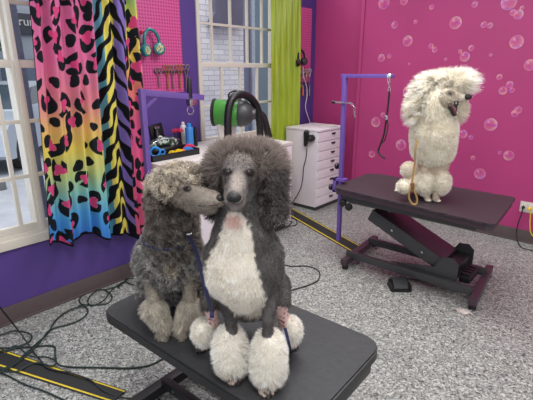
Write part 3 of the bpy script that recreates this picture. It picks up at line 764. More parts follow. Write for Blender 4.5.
# =============== curly grey poodle at the left, head turned to its friend
def curly_poodle():
    O = np.array([-1.17, .795, TZ1]); d = Dog(O, TZ1)
    root = thing('poodle', 'curly silver grey poodle on the near table, nose against its neighbour', 'dog', O)
    def yb(px, py, z): return (atz(px, py, TZ1+z)-O)@Hd
    d.ell('crown', (180, 182, -.08), 23, 16, .065, .02); d.ell('crown', (168, 188, -.03), 18, 18, .06, .02); d.ell('crown', (197, 177, -.12), 11, 8, .045, .02)
    d.ell('face', (187, 194, -.11), 16, 13, .045, .015)
    d.cap('face', (183, 187.5, -.150, 4.5), (192, 186, -.162, 4), .012)
    d.cap('muzzle', (193, 195, -.14, 11.5), (213, 199, -.255, 7.6), .014)
    d.cap('muzzle', (211, 198.5, -.25, 7.6), (218.5, 200.5, -.285, 6.0), .01)
    d.cap('jaw', (192, 204, -.13, 9), (213, 209, -.245, 4.4), .01)
    d.ell('ear', (160, 204, -.08), 11, 16, .033, .015, rot=3); d.ell('ear', (161, 221, -.07), 10.5, 12, .033, .015)
    d.cap('neck', (175, 204, -.02, 19), (172, 236, .05, 24), .03)
    d.ell('body', (170, 256, .09), 30, 30, .10, .03); d.ell('body', (170, 262, .10), 30, 18, .09, .03)
    d.cap('body', (172, 250, .16, 28), (178, 274, .32, 27), .03)
    d.ell('body', (146, 260, .07), 9, 17, .05, .02); d.ell('body', (193, 259, .07), 9, 18, .05, .02)
    for (ax_, ay, bx, by, fx, fy) in ((151, 276, 154, 298, 163, 343), (189, 276, 190, 298, 182, 342)):
        yf = yb(fx, fy, 0)
        d.cap('shin', (ax_, ay, .05, 7), (bx, by, yf+.03, 4.6), .012); d.cap('shin', (bx, by, yf+.03, 4.6), (fx, fy-6, yf+.015, 4.0), .01)
        d.cap('cuff', (bx+.5, by+10, yf+.03, 10.0), (fx, fy-18, yf+.03, 6.6), .006)
        d.ell('cuff', (bx+(-.8 if fx < 170 else .8), by+10, yf+.03), 11.5, 7.5, .032, .006)
    d.cap('body', (198, 272, .25, 13), (203, 290, .14, 8), .02); d.cap('pinkleg', (203, 290, .14, 7), (203, 314, .08, 5), .01)
    d.cap('cuff', (203, 316, .08, 6), (203, 328, .07, 6), .01)
    d.cap('body', (150, 275, .28, 12), (147, 292, .2, 8), .02)
    nails = []
    for (fx, fy, r, dr) in ((163.5, 343.5, .0225, .08), (182, 342, .0225, -.12)):
        hp = atz(fx, fy-10, TZ1); nails += paw(d, 'paw', hp, -Hd+Rv*dr, r, TZ1)
    V, F = d.surface(.0056)
    def col(Q, n, reg):
        x, y = px_of(Q); N = len(Q)
        c = np.repeat(lin(168, 165, 162)[None], N, 0)*(1+.30*nzf(Q, 42)[:, None])
        m = reg == 'crown'; c[m] = lin(192, 182, 168)*(1+.22*nzf(Q[m], 60)[:, None])
        m = reg == 'neck'; c[m] = lin(156, 149, 142)*(1+.25*nzf(Q[m], 60)[:, None])
        m = reg == 'ear'; c[m] = lin(122, 114, 108)*(1+.25*nzf(Q[m], 60)[:, None])
        m = np.isin(reg, ['face', 'muzzle', 'jaw']); fc = lin(160, 150, 140)*(1+.12*nzf(Q[m], 120)[:, None])
        e = ((x[m]-187.5)/4.6)**2+((y[m]-189)/3.4)**2
        fc = mixc(fc, np.repeat(lin(70, 62, 58)[None], m.sum(), 0), ss(-e, -1.4, -.4)); 
        fc = mixc(fc, np.repeat(lin(196, 186, 174)[None], m.sum(), 0), ss(-(((x[m]-204)/11)**2+((y[m]-203)/7)**2), -1.2, -.2)*.7)
        c[m] = fc
        w = ss(-(((x-171)/9)**2+((y-268)/9)**2), -1.3, -.3)*(reg == 'body')*(-(n@Hd) > 0); c = mixc(c, np.repeat(lin(196, 186, 170)[None], N, 0), w*.75)
        m = np.isin(reg, ['shin']); c[m] = lin(184, 176, 164)
        m = reg == 'cuff'; c[m] = lin(206, 200, 188)*(1+.16*nzf(Q[m], 70)[:, None])
        m = reg == 'paw'; c[m] = lin(164, 155, 143)*(1+.2*nzf(Q[m], 130)[:, None])
        m = reg == 'pinkleg'; c[m] = lin(196, 168, 164)
        return c
    reg = d.regions(V); n = d.grad(V)
    fast_mesh('body', V, F, col(V, n, reg)*.75, M['skin'], root)
    style = {'crown': (14, .026, .35, .45, .0065, 1.5, .0022, .017), 'neck': (13, .022, .4, .45, .006, 1.4, .0022, .016), 'ear': (14, .026, .6, .35, .005, 1.4, .0021, .016),
             'body': (13, .021, .4, .5, .006, 1.4, .0022, .015), 'face': (13, .008, .35, .35, .001, 1, .0014, .012), 'muzzle': (13, .0035, .3, .25, 0, 0, .001, .01),
             'jaw': (12, .005, .4, .3, 0, 0, .001, .01), 'shin': (12, .010, .4, .35, 0, 0, .0015, .01), 'cuff': (15, .020, .65, .26, .002, .6, .0015, .014),
             'paw': (8, .006, .4, .3, 0, 0, .0012, .01), 'pinkleg': (6, .006, .4, .3, 0, 0, .001, .01)}
    rng = np.random.default_rng(12)
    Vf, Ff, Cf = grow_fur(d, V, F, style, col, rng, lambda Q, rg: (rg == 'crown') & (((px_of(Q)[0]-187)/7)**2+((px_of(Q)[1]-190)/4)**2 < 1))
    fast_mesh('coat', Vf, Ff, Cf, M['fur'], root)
    eyeball(d, 188, 189, .0072, root, .7)
    # far-side eye, hidden from here
    p, nn = d.hit(188, 189); q = p+Hd*.06-Rv*.03; MB().ell(q, (.0075,)*3, n=12).build('eye', M['eye'], root)
    p = d.P(220, 198.2, -.29); MB().ell(p, (.0115, .012, .0105), M3=Matrix((Rv, Hd, (0, 0, 1))).transposed(), n=18).build('nose', M['nose'], root)
    pts = [d.hit(x, y, .0006)[0] for x, y in ((198, 205.5), (204, 206), (210, 205.6), (216, 205), (219.5, 203.5))]
    MB().tube(catmull(pts, 4), .0013, 6).build('mouth', M['mouth'], root)
    claws(nails, root)
    # blue collar lying in the curls round the neck base
    c = d.P(173, 231, .065); ring = []
    for k in range(40):
        a = 2*math.pi*k/40; dirn = Rv*math.cos(a)+Hd*math.sin(a)*.9; q = c+dirn*.03; q[2] -= .012*math.sin(a)*-1+.0
        q = c+dirn*.03+np.array([0, 0, .020*math.sin(a)+.01*math.cos(a)])
        for _ in range(30):
            v = d.sdf(q[None])[0]
            if v > .010: break
            q = q+dirn*max(.003, (.010-v)*.7)
        ring.append(q)
    MB().tube(ring, .0062, 6, closed=True).build('collar', M['navy'], root)
    return d, root
# =============== white poodle on the far table, yawning
def white_poodle():
    O = np.array([-.965, 2.75, TZ2]); d = Dog(O, TZ2)
    root = thing('poodle', 'white poodle sitting on the far table with its mouth wide open', 'dog', O)
    def yb(px, py, z): return (atz(px, py, TZ2+z)-O)@Hd
    d.ell('mane', (443, 82.5, .05), 19, 8.5, .08, .03, rot=-6); d.ell('mane', (430, 91, .06), 13, 14, .07, .03); d.ell('mane', (459, 83, .02), 11.5, 7, .055, .03, rot=12)
    d.ell('mane', (423, 104, .05), 10, 14, .06, .03); d.ell('mane', (419, 113, .04), 6.5, 8, .045, .03)
    d.ell('face', (447, 97, -.045), 11, 9, .05, .01)
    d.cap('muzzle', (452, 97.5, -.035, 6.2), (466.5, 97.8, -.03, 3.2), .01)
    d.cap('jaw', (446.5, 106, -.03, 4.8), (453.5, 117.0, -.03, 2.6), .008)
    d.ell('beard', (459, 110, .085), 7.5, 11, .03, .01)
    d.ell('earflap', (435, 104, -.05), 6.0, 14, .022, .02, rot=4)
    d.cap('ruff', (436, 112, .04, 16), (433, 130, .04, 20), .03)
    d.ell('ruff', (433.5, 140, .05), 20.5, 21, .13, .03); d.ell('ruff', (433, 150, .06), 19, 15, .12, .03); d.ell('ruff', (443, 128, .04), 12, 10, .08, .03)
    d.cap('clip', (435, 160, .08, 14), (428, 178, .20, 15), .03); d.cap('clip', (424, 172, .22, 13), (416, 182, .20, 10), .02)
    d.ell('puff', (409, 170, .24), 6.5, 7, .06, .01)
    for (ax_, ay, wx, wy, fx, fy) in ((425, 160, 425, 172, 427, 202), (441, 159, 439.5, 172, 435.5, 203)):
        yf = yb(fx, fy, 0)
        d.cap('clip', (ax_, ay, yf+.03, 5), (wx, wy, yf+.02, 3.2), .01); d.cap('clip', (wx, wy, yf+.02, 3.2), (fx, fy-5, yf+.02, 2.8), .01)
        d.ell('puff', (wx+(0 if fx < 430 else 1.5), 182.5, yf+.025), 8.3, 11.5, .055, .008)
    d.cap('clip', (416, 182, .12, 6), (404, 190, .08, 4), .01)
    d.ell('puff', (403.5, 186, .06), 5.5, 5.5, .04, .008)
    nails = []
    for (fx, fy, r, dr) in ((426.5, 203, .018, .15), (435.5, 203.5, .018, .2), (398, 193.5, .017, -.6)):
        hp = atz(fx, fy-2.5, TZ2); nails += paw(d, 'paw', hp, -Hd+Rv*dr, r, TZ2)
    V, F = d.surface(.0075)
    def col(Q, n, reg):
        x, y = px_of(Q); N = len(Q); c = np.repeat(lin(252, 245, 230)[None], N, 0)*(1+.05*nzf(Q, 30)[:, None])
        m = reg == 'earflap'; c[m] = lin(248, 240, 224)
        m = reg == 'mane'; c[m] = mixc(c[m], np.repeat(lin(244, 234, 216)[None], m.sum(), 0), ss(y[m], 98, 118)*.5)
        m = np.isin(reg, ['face', 'muzzle', 'jaw']); fc = np.repeat(lin(212, 203, 188)[None], m.sum(), 0)
        e = ((x[m]-450)/5)**2+((y[m]-93)/3)**2; fc = mixc(fc, np.repeat(lin(120, 108, 100)[None], m.sum(), 0), ss(-e, -1.5, -.3)*.8); c[m] = fc
        m = reg == 'clip'; c[m] = lin(222, 208, 190)
        return c
    reg = d.regions(V); n = d.grad(V)
    fast_mesh('body', V, F, col(V, n, reg)*.95, M['skin'], root)
    style = {'mane': (8, .052, .22, .36, .003, .5, .0026, .022), 'earflap': (7, .036, .7, .22, .002, .5, .0024, .03), 'ruff': (9, .020, .15, .25, 0, .5, .0024, .025),
             'beard': (7, .03, .3, .3, .002, .5, .0024, .02), 'puff': (7, .020, .15, .28, 0, 0, .0022, .02), 'clip': (6, .008, .3, .3, 0, 0, .002, .02),
             'face': (8, .015, .35, .4, .001, .5, .002, .02), 'muzzle': (6, .004, .3, .2, 0, 0, .0016, .02), 'jaw': (6, .006, .3, .2, 0, 0, .0016, .02), 'paw': (4, .006, .3, .3, 0, 0, .0016, .02)}
    rng = np.random.default_rng(13)
    def comb3(Q, rg):
        x, y = px_of(Q); c = np.zeros((len(Q), 3)); up = np.array([0, 0, 1.]); m = np.isin(rg, ['mane'])
        w = ss(x, 446, 462)[:, None]; c = (Rv*.55+up*.22)[None]*w+(-Rv*.35-up*.15)[None]*(1-w)
        return c*m[:, None]
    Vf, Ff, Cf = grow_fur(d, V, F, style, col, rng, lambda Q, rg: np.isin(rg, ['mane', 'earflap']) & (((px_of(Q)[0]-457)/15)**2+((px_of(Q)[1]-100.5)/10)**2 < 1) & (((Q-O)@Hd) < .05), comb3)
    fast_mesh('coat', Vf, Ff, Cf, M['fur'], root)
    eyeball(d, 450.5, 93.5, .0085, root, .82)
    p, nn = d.hit(450.5, 93.5); MB().ell(p+Hd*.08, (.008,)*3, n=12).build('eye', M['eye'], root)
    p = d.P(468, 97.0, -.05); MB().ell(p, (.024, .018, .017), M3=Matrix((Rv, Hd, (0, 0, 1))).transposed(), n=16).build('nose', M['nose'], root)
    # open mouth: dark lining between the jaws, tongue and teeth
    A = [d.P(x, y, -.085) for x, y in ((447.5, 103), (451, 101.0), (459, 101.2), (460, 103), (457.5, 106), (457, 110.5), (457.0, 115), (454.5, 116.5), (451.5, 112), (448.5, 107.5))]
    m = MB(); n_ = len(A); m._add([a for a in A]+[a+Hd*.09 for a in A], [tuple(range(n_)), tuple(range(n_, 2*n_))[::-1]]+[(i, (i+1) % n_, n_+(i+1) % n_, n_+i) for i in range(n_)])
    m.build('mouth_lining', M['blk'], root, smooth=False)
    T = [d.P(x, y, -.088) for x, y in ((450.5, 105.5), (453, 107.5), (454.8, 111), (455.8, 114.2))]
    MB().tube(catmull(T, 4), [.005+.005*math.sin(i/12*3.0) for i in range(13)], 8).build('tongue', M['tongue'], root)
    for (x, y, dy) in ((459.2, 102.6, 1), (456.4, 102.4, 1), (456.8, 113.6, -1), (455.4, 110.2, -1)):
        q = d.P(x, y, -.088); MB().lathe([(.0035, 0), (.0028, .005), (.0005, .012)], q, (0, 0, -dy), n=8).build('tooth', M['tooth'], root)
    claws(nails, root)
    return d, root
dog1, r1 = front_poodle()
dog2, r2 = curly_poodle()
dog3, r3 = white_poodle()

# ------------------------------------------------------------------ bubble decals stuck on the back wall (parts of the wall)
BM = bubble_mat()
BUB = [(384,3,6),(404,1,4),(431.7,7,2.5),(474.7,4.5,3),(394.7,25,3.5),(415.7,22,2),(455.7,22.8,6),(484,24.7,3),(490,25.5,2.8),(509,2,7.5),(518.5,14.5,4.6),(513,12.5,3),
 (522,8,2),(516.6,42,6.5),(407.7,41,5.2),(381.4,58,3.8),(389.4,56,2.2),(431,46,2.5),(434.7,49.5,2.8),(471.3,48,2.8),(464.8,56.7,4.8),(460,51.5,2),(490.7,54.8,1.6),
 (445.8,59.4,1.6),(409,64,1.3),(530,65,5.5),(499.5,77,2.8),(503,90.5,4),(509.7,84.5,3.3),(512,90,2.6),(408.8,91.4,6),(514.7,113.5,3.3),(518.2,110,3.6),(490.7,124.5,6.3),
 (463,134,4.2),(471,137.5,2.3),(375.7,122,5),(383,115,2.5),(401,145,5.5),(508.8,155.5,5),(500,152.5,1.8),(473,158,2.3),(480,173.7,5.5),(372,154,3.5),(551,28,5),(560,110,6),(575,60,4),(590,150,5)]
for i, (px, py, r) in enumerate(BUB):
    c = aty(px, py, YB); R0 = r*proj(c)[2]/FPX; n = 28; rings = [0.02, .45, .66, .80, .88, .95, 1.0]; irr = [.16, .22, .5, .75, .95, .75, .5]
    V = []; C_ = []; q = rnd.uniform(0, 6.28)
    for rr_, iv in zip(rings, irr):
        for k in range(n):
            a = 2*math.pi*k/n; V.append((c[0]+R0*rr_*math.cos(a), YB-.0016-.0001*(i % 9), c[2]+R0*rr_*math.sin(a)))
            hl = max(0, 1-math.hypot(rr_*math.cos(a)+.38, rr_*math.sin(a)-.42)/.28)*.9
            C_.append((min(1, iv*(.6+.35*math.cos(a-q))+.04), min(1, hl*.8+(.16 if rr_ > .93 else 0)), 0))
    F = [(j*n+k, j*n+(k+1) % n, (j+1)*n+(k+1) % n, (j+1)*n+k) for j in range(len(rings)-1) for k in range(n)]
    fast_mesh('bubble_decal', np.array(V, float), np.array(F), np.array(C_, float), BM, wb)

# ------------------------------------------------------------------ front grooming table
def rrect(x0, y0, x1, y1, r, n=6):
    P = []
    for cx, cy, a0 in ((x1-r, y1-r, 0), (x0+r, y1-r, 90), (x0+r, y0+r, 180), (x1-r, y0+r, 270)):
        for k in range(n+1): a = R_(a0+90*k/n); P.append((cx+r*math.cos(a), cy+r*math.sin(a)))
    return P
t1c = (-1.09, 1.022); ang1 = R_(2.0)
def T1(u, v, h=0):
    return (t1c[0]+u*math.cos(ang1)-v*math.sin(ang1), t1c[1]+u*math.sin(ang1)+v*math.cos(ang1), h)
t1 = thing('grooming_table', 'black grooming table with rounded corners carrying the two grey poodles', 'table', (t1c[0], t1c[1], 0))
P = rrect(-.52, -.283, .527, .283, .085)
mbt = MB(); Pi = rrect(-.513, -.276, .520, .276, .078)
mbt.prism(Pi, .512, TZ1, lambda u, v, h: T1(u, v, h)); mbt.build('tabletop', M['tabletop'], t1)
MB().prism(P, .484, .5145, lambda u, v, h: T1(u, v, h)).build('edge_trim', M['edge'], t1)
def tb(mb, a, b, w, h, **k): mb.bar(T1(*a), T1(*b), w, h, bev=.004, **k); return mb
b = MB(); tb(b, (-.50, -.20, .455), (.50, -.20, .455), .03, .05); tb(b, (-.50, .20, .455), (.50, .20, .455), .03, .05); tb(b, (-.50, -.2, .455), (-.50, .2, .455), .03, .05); tb(b, (.50, -.2, .455), (.50, .2, .455), .03, .05)
b.build('under_frame', M['metal_blk'], t1)
for x in (-.40, .40):
    f = tb(MB(), (x, -.27, .055), (x, .27, .055), .05, .05).build('base_bar', M['metal_blk'], t1)
    for y in (-.25, .25): MB().lathe([(.02, 0), (.022, .004), (.02, .028), (.012, .032)], T1(x, y, .0)).build('rubber_foot', M['rubber'], f)
for y in (-.075, .14):
    r_ = tb(MB(), (-.39, y, .085), (.39, y, .085), .032, .05).build('base_rail', M['metal_blk'], t1)
    for x in (-.3, -.18): MB().lathe([(.007, 0), (.007, .002)], T1(x, y-.0165, .085), (0, -1, 0), n=12).build('bolt', M['chrome'], r_)
b = MB(); tb(b, (-.30, .03, .43), (.22, .03, .15), .16, .06); tb(b, (.14, .03, .10), (.30, .03, .10), .17, .16); b.build('lift_arm', M['gun'], t1)
b = MB(); b.box(T1(.30, -.04, .03), T1(.38, .10, .17), bev=.006); b.build('motor_box', M['blk'], t1)
a = np.array(atz(156, 349, .478)); c = np.array(atz(176, 364.5, .468))
o = MB().bar(a, c, .022, .010, bev=.003).bar(a+[0, .02, -.004], a+[-.015, .09, .0], .012, .006).build('strap', M['tealstrap'])
tag(recentre(o), 'short teal strap under the front edge of the near table', 'strap')

# ------------------------------------------------------------------ far grooming table
t2 = thing('grooming_table', 'long dark grooming table on a steel scissor base under the white poodle', 'table', (-1.12, 2.96, 0))
tm = NT('ribbed_plum_mat'); b_ = tm.b; tc = tm.add('ShaderNodeTexCoord'); wv = tm.add('ShaderNodeTexBrick'); tm.link(tc.outputs['Object'], wv.inputs['Vector'])
wv.inputs['Scale'].default_value = 26; wv.inputs['Color1'].default_value = rgb(58, 46, 52); wv.inputs['Color2'].default_value = rgb(64, 52, 58); wv.inputs['Mortar'].default_value = rgb(44, 34, 40); wv.inputs['Mortar Size'].default_value = .04
tm.link(wv.outputs[0], b_.inputs['Base Color']); b_.inputs['Roughness'].default_value = .55
bp = tm.add('ShaderNodeBump'); bp.inputs['Distance'].default_value = .003; bp.inputs['Strength'].default_value = .6; tm.link(wv.outputs[1], bp.inputs['Height']); bp.invert = True; tm.link(bp.outputs[0], b_.inputs['Normal'])
PL = [(-1.69, 2.70), (-1.66, 2.655), (-.575, 2.575), (-.535, 2.60), (-.575, 3.25), (-.60, 3.275), (-1.62, 3.285), (-1.70, 3.22)]
MB().prism(PL, .637, TZ2, lambda u, v, h: (u, v, h)).build('table_mat', tm.m, t2, smooth=False)
PL2 = [(x*.985-.0168, y*.97+.0885) for x, y in PL]
MB().prism(PL2, .600, .636, lambda u, v, h: (u, v, h)).build('tabletop', M['gun2'], t2, smooth=False)
m = MB(); m.box((-1.62, 2.70, .545), (-.66, 2.735, .60), bev=.004); m.box((-1.62, 3.18, .545), (-.66, 3.215, .60), bev=.004); m.box((-1.62, 2.72, .548), (-1.585, 3.2, .60), bev=.004); m.box((-.695, 2.72, .548), (-.66, 3.2, .60), bev=.004)
m.build('under_frame', M['gun'], t2)
for (x0, y0, x1, y1) in ((-1.555, 2.665, -1.61, 3.29), (-.615, 2.70, -.675, 3.32)):
    f = MB().bar((x0, y0, .06), (x1, y1, .06), .05, .05, bev=.004).build('base_bar', M['gun2'], t2)
    for (x, y) in ((x0-.003, y0+.03), (x1+.003, y1-.03)): MB().lathe([(.022, 0), (.025, .006), (.022, .03), (.012, .036)], (x, y, 0)).build('rubber_foot', M['rubber'], f)
for y in (2.77, 3.13): MB().bar((-1.59, y, .095), (-.65, y+.02, .095), .035, .055, bev=.004).build('base_rail', M['gun'], t2)
p1 = aty(371, 214, 2.86); p2 = aty(437, 262, 2.86)
la = MB().bar((p1[0], 2.99, p1[2]), (p2[0]+.03, 2.99, p2[2]-.01), .27, .085, up=(0, 0, 1), bev=.006).build('lift_arm', M['gun2'], t2)
MB().bar((p1[0], 2.848, p1[2]), (p2[0]+.03, 2.848, p2[2]-.01), .008, .095, bev=.002).build('side_plate', M['gun'], la)
for k in (.35, .8):
    q = p1+(p2-p1)*k; MB().lathe([(.008, 0), (.008, .004), (.004, .006)], (q[0], 2.843, q[2]), (0, -1, 0), n=12).build('bolt', M['chrome'], la)
for yy in (2.815, 3.15): MB().prism([(-1.24, .118), (-.76, .07), (-.76, .235), (-.80, .272), (-.87, .265), (-.92, .175)], yy, yy+.01, lambda u, v, h: (u, h, v)).build('pivot_bracket', M['gun'], t2)
MB().box((-.90, 2.84, .09), (-.78, 3.14, .20), bev=.008).build('motor_housing', M['metal_blk'], t2)
m = MB(); m.box((-.76, 2.86, .10), (-.69, 3.06, .15), bev=.01); 
for k in range(4): m.box((-.755, 2.88+k*.045, .15), (-.70, 2.905+k*.045, .165), bev=.004)
m.build('actuator', M['blk'], t2)
MB().bar((-1.40, 2.86, .57), (-1.28, 2.86, .51), .02, .07).bar((-1.40, 3.1, .57), (-1.28, 3.1, .51), .02, .07).box((-1.46, 2.84, .56), (-1.26, 3.14, .60), bev=.005).build('hinge_bracket', M['gun'], t2)
for px, py in ((345, 202), (351, 206)):
    q = aty(px, py, 2.72); MB().lathe([(.022, 0), (.028, .004), (.028, .022), (.018, .028)], (q[0], 2.70, q[2]), (0, -1, 0)).build('clamp_knob', M['blk'], t2)

# foot pedal
q = atz(401, 291, 0)
pd = thing('foot_pedal', 'black foot pedal on the floor in front of the far table', 'pedal', (q[0], q[1], 0))
def PD(u, v, h): return (q[0]+Rv[0]*u+Hd[0]*v, q[1]+Rv[1]*u+Hd[1]*v, h)
MB().prism(rrect(-.075, -.02, .075, .11, .02), 0, .018, PD).build('base_plate', M['blk'], pd)
m = MB(); m.prism([(0, .018), (.025, .05), (.075, .075), (.1, .06), (.105, .018)], -.052, .052, lambda u, v, h: PD(h, u, v)); m.build('treadle', M['metal_blk'], pd)
for u in (-.062, .062): MB().prism(rrect(u-.008, -.012, u+.008, .1, .005), .018, .045, PD).build('side_guard', M['blk'], pd)
o = MB().tube(catmull([PD(.02, .1, .03), PD(.06, .18, .008), (-1.0, 2.9, .008), (-.93, 2.98, .02), (-.88, 3.0, .095)], 6), .0045, 6).build('pedal_cord', M['blkcord'])
tag(recentre(o), 'short black cord from the foot pedal to the far table motor', 'cord')
# tuft of clipped fur
q = atz(463, 313, 0); rg = np.random.default_rng(3); m = MB()
for k in range(120):
    a = rg.uniform(0, 6.28); rr_ = rg.uniform(0, .03); h0 = rg.uniform(.002, .012); dr = rg.normal(size=3)*.012
    p0 = np.array([q[0]+rr_*math.cos(a), q[1]+rr_*math.sin(a), h0]); m.tube([p0, p0+dr*[1, 1, .3]+[0, 0, .004], p0+dr*1.7*[1, 1, .1]+[0, 0, .0]], [.0022, .0018, .0006], 4)
m.ell((q[0], q[1], .008), (.03, .026, .008), n=12)
for i_ in range(len(m.v)): m.v[i_] = (m.v[i_][0], m.v[i_][1], max(.0005, m.v[i_][2]))
o = m.build('fur_tuft', mat('clipped_fur', rgb(205, 192, 188), .9)); tag(recentre(o), 'small pale tuft of clipped fur on the floor by the far table foot', 'fur tuft')

# ------------------------------------------------------------------ grooming arms
def chain(mb, p0, p1, r=.006, w=.0016):
    p0 = Vector(p0); p1 = Vector(p1); L = (p1-p0).length; n = max(2, int(L/(r*2.6))); d = (p1-p0).normalized()
    s1 = d.cross(Vector((.3, .2, .9)) if abs(d.z) < .8 else Vector((1, 0, 0))).normalized(); s2 = d.cross(s1)
    for i in range(n):
        c = p0+d*(L*(i+.5)/n); s_ = s1 if i % 2 else s2; e = L/n*.68
        mb.tube([c+d*math.cos(a)*e+s_*math.sin(a)*r*.75 for a in [2*math.pi*k/10 for k in range(10)]], w, 5, closed=True)
YA = 2.80
a0 = aty(345, 76, YA); a1 = aty(391, 76, YA); bt = aty(338.5, 240, YA)
ar = thing('grooming_stand', 'violet grooming arm clamped to the left end of the far table', 'grooming arm', (bt[0], YA, bt[2]))
XP = (a0[0]+bt[0])/2
MB().bar((bt[0], YA, bt[2]), (a0[0], YA, a0[2]+.012), .030, .030, up=(0, 1, 0), bev=.004).build('post', M['lav2'], ar)
MB().bar((a0[0]-.03, YA, a0[2]), (a1[0]+.02, YA, a1[2]), .026, .026, bev=.004).build('boom', M['lav2'], ar)
MB().lathe([(.014, 0), (.017, .004), (.017, .02), (.01, .026)], (a1[0], YA-.013, a1[2]), (0, -1, 0), n=14).build('end_cap', M['chrome'], ar)
q = aty(339.5, 184, YA)
m = MB().box((q[0]-.045, YA-.03, .575), (q[0]+.055, YA+.03, .598), bev=.003).box((q[0]-.045, YA-.03, .575), (q[0]-.016, YA+.03, .69), bev=.003).box((q[0]-.045, YA-.03, .668), (q[0]+.055, YA+.03, .69), bev=.003)
m.build('clamp', M['lav2'], ar)
for (px, py) in ((337, 166), (331, 187)):
    q = aty(px, py, YA); q2 = aty(343, py, YA)
    MB().tube([(q[0], YA, q[2]), (q2[0], YA, q[2])], .006, 8).lathe([(.008, -.004), (.022, 0), (.026, .01), (.022, .022), (.01, .026)], (q[0]+.012, YA, q[2]), (-1, 0, 0), n=16).build('knob', M['blk'], ar)
q = aty(336, 102, YA); q2 = aty(353, 103, YA); q3 = aty(356.5, 114, YA)
MB().tube([(q[0], YA-.02, q[2]), (q2[0], YA-.02, q2[2])], .0055, 8).build('cross_hook', M['chrome'], ar)
MB().lathe([(.006, -.01), (.011, 0), (.011, .018), (.005, .022)], (q[0], YA-.02, q[2]), (-1, 0, 0), n=12).build('hook_tip', M['blk'], ar)
m = MB(); chain(m, (q2[0], YA-.02, q2[2]-.003), (q3[0]-.01, YA-.02, (q2[2]+q3[2])/2+.012), .009, .0022); chain(m, (q3[0]-.01, YA-.02, (q2[2]+q3[2])/2+.01), (q3[0], YA-.02, q3[2]-.02), .009, .0022); m.build('hook_chain', M['chrome'], ar)
ns = thing('grooming_noose', 'black grooming noose hanging by a chain from the violet arm', 'noose', tuple(aty(388, 150, YA)))
m = MB(); chain(m, (a1[0], YA-.03, a1[2]-.012), tuple(aty(389.5, 92, YA-.03)), .011, .0026); m.build('chain', M['chrome'], ns)
def AT(px, py, Y): return tuple(aty(px, py, Y))
m = MB(); m.tube(catmull([AT(389.5, 91, YA-.03), AT(388, 106, YA-.03), AT(386, 122, YA-.03), AT(383.5, 136, YA-.03), AT(379, 148, YA-.03), AT(378.3, 151.5, YA-.03), AT(381, 156, YA-.03), AT(385, 158.5, YA-.03)], 6), .0065, 6)
m.tube(catmull([AT(387, 118, YA-.03), AT(388, 126, YA-.05), AT(386.5, 134, YA-.05), AT(384.5, 140.5, YA-.05), AT(381.5, 143, YA-.04)], 6), .0045, 6)
m.build('strap', M['blkcord'], ns)
q = aty(386.6, 118, YA-.035); MB().lathe([(.006, 0), (.012, .004), (.012, .03), (.006, .034)], (q[0], q[1], q[2]-.015), n=12).build('slide', M['chrome'], ns)

# arm by the street window
Xp, Yp = -2.45, 1.565
ztop = atx(144, 92, Xp)[2]; e = atx(204, 102, -2.42)
ar = thing('grooming_stand', 'purple grooming arm standing by the pegboard, its boom over the cluttered counter', 'grooming arm', (Xp, Yp, 0))
MB().bar((Xp, Yp, 0.02), (Xp, Yp, ztop+.02), .036, .036, up=(0, 1, 0), bev=.004).build('post', M['lav'], ar)
MB().bar((Xp, Yp-.02, ztop), (e[0], e[1], ztop-.055), .012, .040, bev=.003).build('boom', M['lav'], ar)
MB().bar((Xp, Yp+.02, ztop-.10), (Xp+.001, Yp+.12, ztop-.03), .012, .02).build('brace', M['lav'], ar)
MB().prism(rrect(Xp-.12, Yp-.1, Xp+.12, Yp+.1, .02), 0, .02, lambda u, v, h: (u, v, h)).build('base_plate', M['lav'], ar)
hp = aty(190, 99, atx(190, 99, -2.43)[1])
MB().lathe([(.006, -.02), (.010, 0), (.017, .008), (.018, .05), (.015, .13), (.008, .145)], (hp[0], hp[1], hp[2]+.0), n=14).build('grip', M['blk'], ar)
MB().box((hp[0]-.022, hp[1]-.02, hp[2]-.045), (hp[0]+.022, hp[1]+.045, hp[2]-.002), bev=.004).build('clamp', M['chrome'], ar)
MB().tube([(hp[0], hp[1]+.028*math.cos(t_)+.0, hp[2]-.078+.028*math.sin(t_)) for t_ in [6.283*k/20 for k in range(20)]], .0035, 6, closed=True).build('ring', M['chrome'], ar)
q = atx(141, 188, Xp+.02)
m = MB().bar((Xp+.02, Yp-.07, .60+.0), (Xp+.02, Yp+.07, .60), .025, .022).box((Xp-.03, Yp-.03, .57), (Xp+.03, Yp+.03, .63), bev=.004); m.build('slide_clamp', M['gun'], ar)

# ------------------------------------------------------------------ drawer cabinet in the corner
cb = thing('drawer_cabinet', 'tall narrow white cabinet of eight drawers in the room corner', 'cabinet', (-2.80, 3.955, 0))
x0, x1, y0, y1, zt = -2.985, -2.545, 3.705, 4.215, .895
MB().box((x0, y0, .04), (x1-.016, y1, zt-.02), bev=.003).build('carcass', M['whitecab'], cb)
MB().box((x0, y0-.006, zt-.02), (x1+.006, y1+.006, zt), bev=.004).build('cabinet_top', M['whitecab'], cb)
MB().box((x0+.02, y0+.01, 0), (x1-.02, y1-.01, .04)).build('plinth', M['gun'], cb)
dh = (zt-.03-.05)/8
for k in range(8):
    za = .05+k*dh
    d_ = MB().box((x1-.016, y0+.006, za+.003), (x1, y1-.006, za+dh-.003), bev=.003).build('drawer', M['whitecab'], cb)
    yc = (y0+y1)/2+.02; zc = za+dh*.72
    MB().prism([(-.035, .006), (.035, .006), (.022, -.012), (-.022, -.012)], x1-.001, x1+.014, lambda u, v, h: (h, yc+u, zc+v)).build('drawer_handle', M['blk'], d_)
o = MB().bar((-2.72, 3.95, zt+.004), (-2.60, 4.10, zt+.010), .16, .004).build('paper_sheet', M['pale']); tag(recentre(o), 'white sheet of paper lying on the corner drawer cabinet', 'paper')
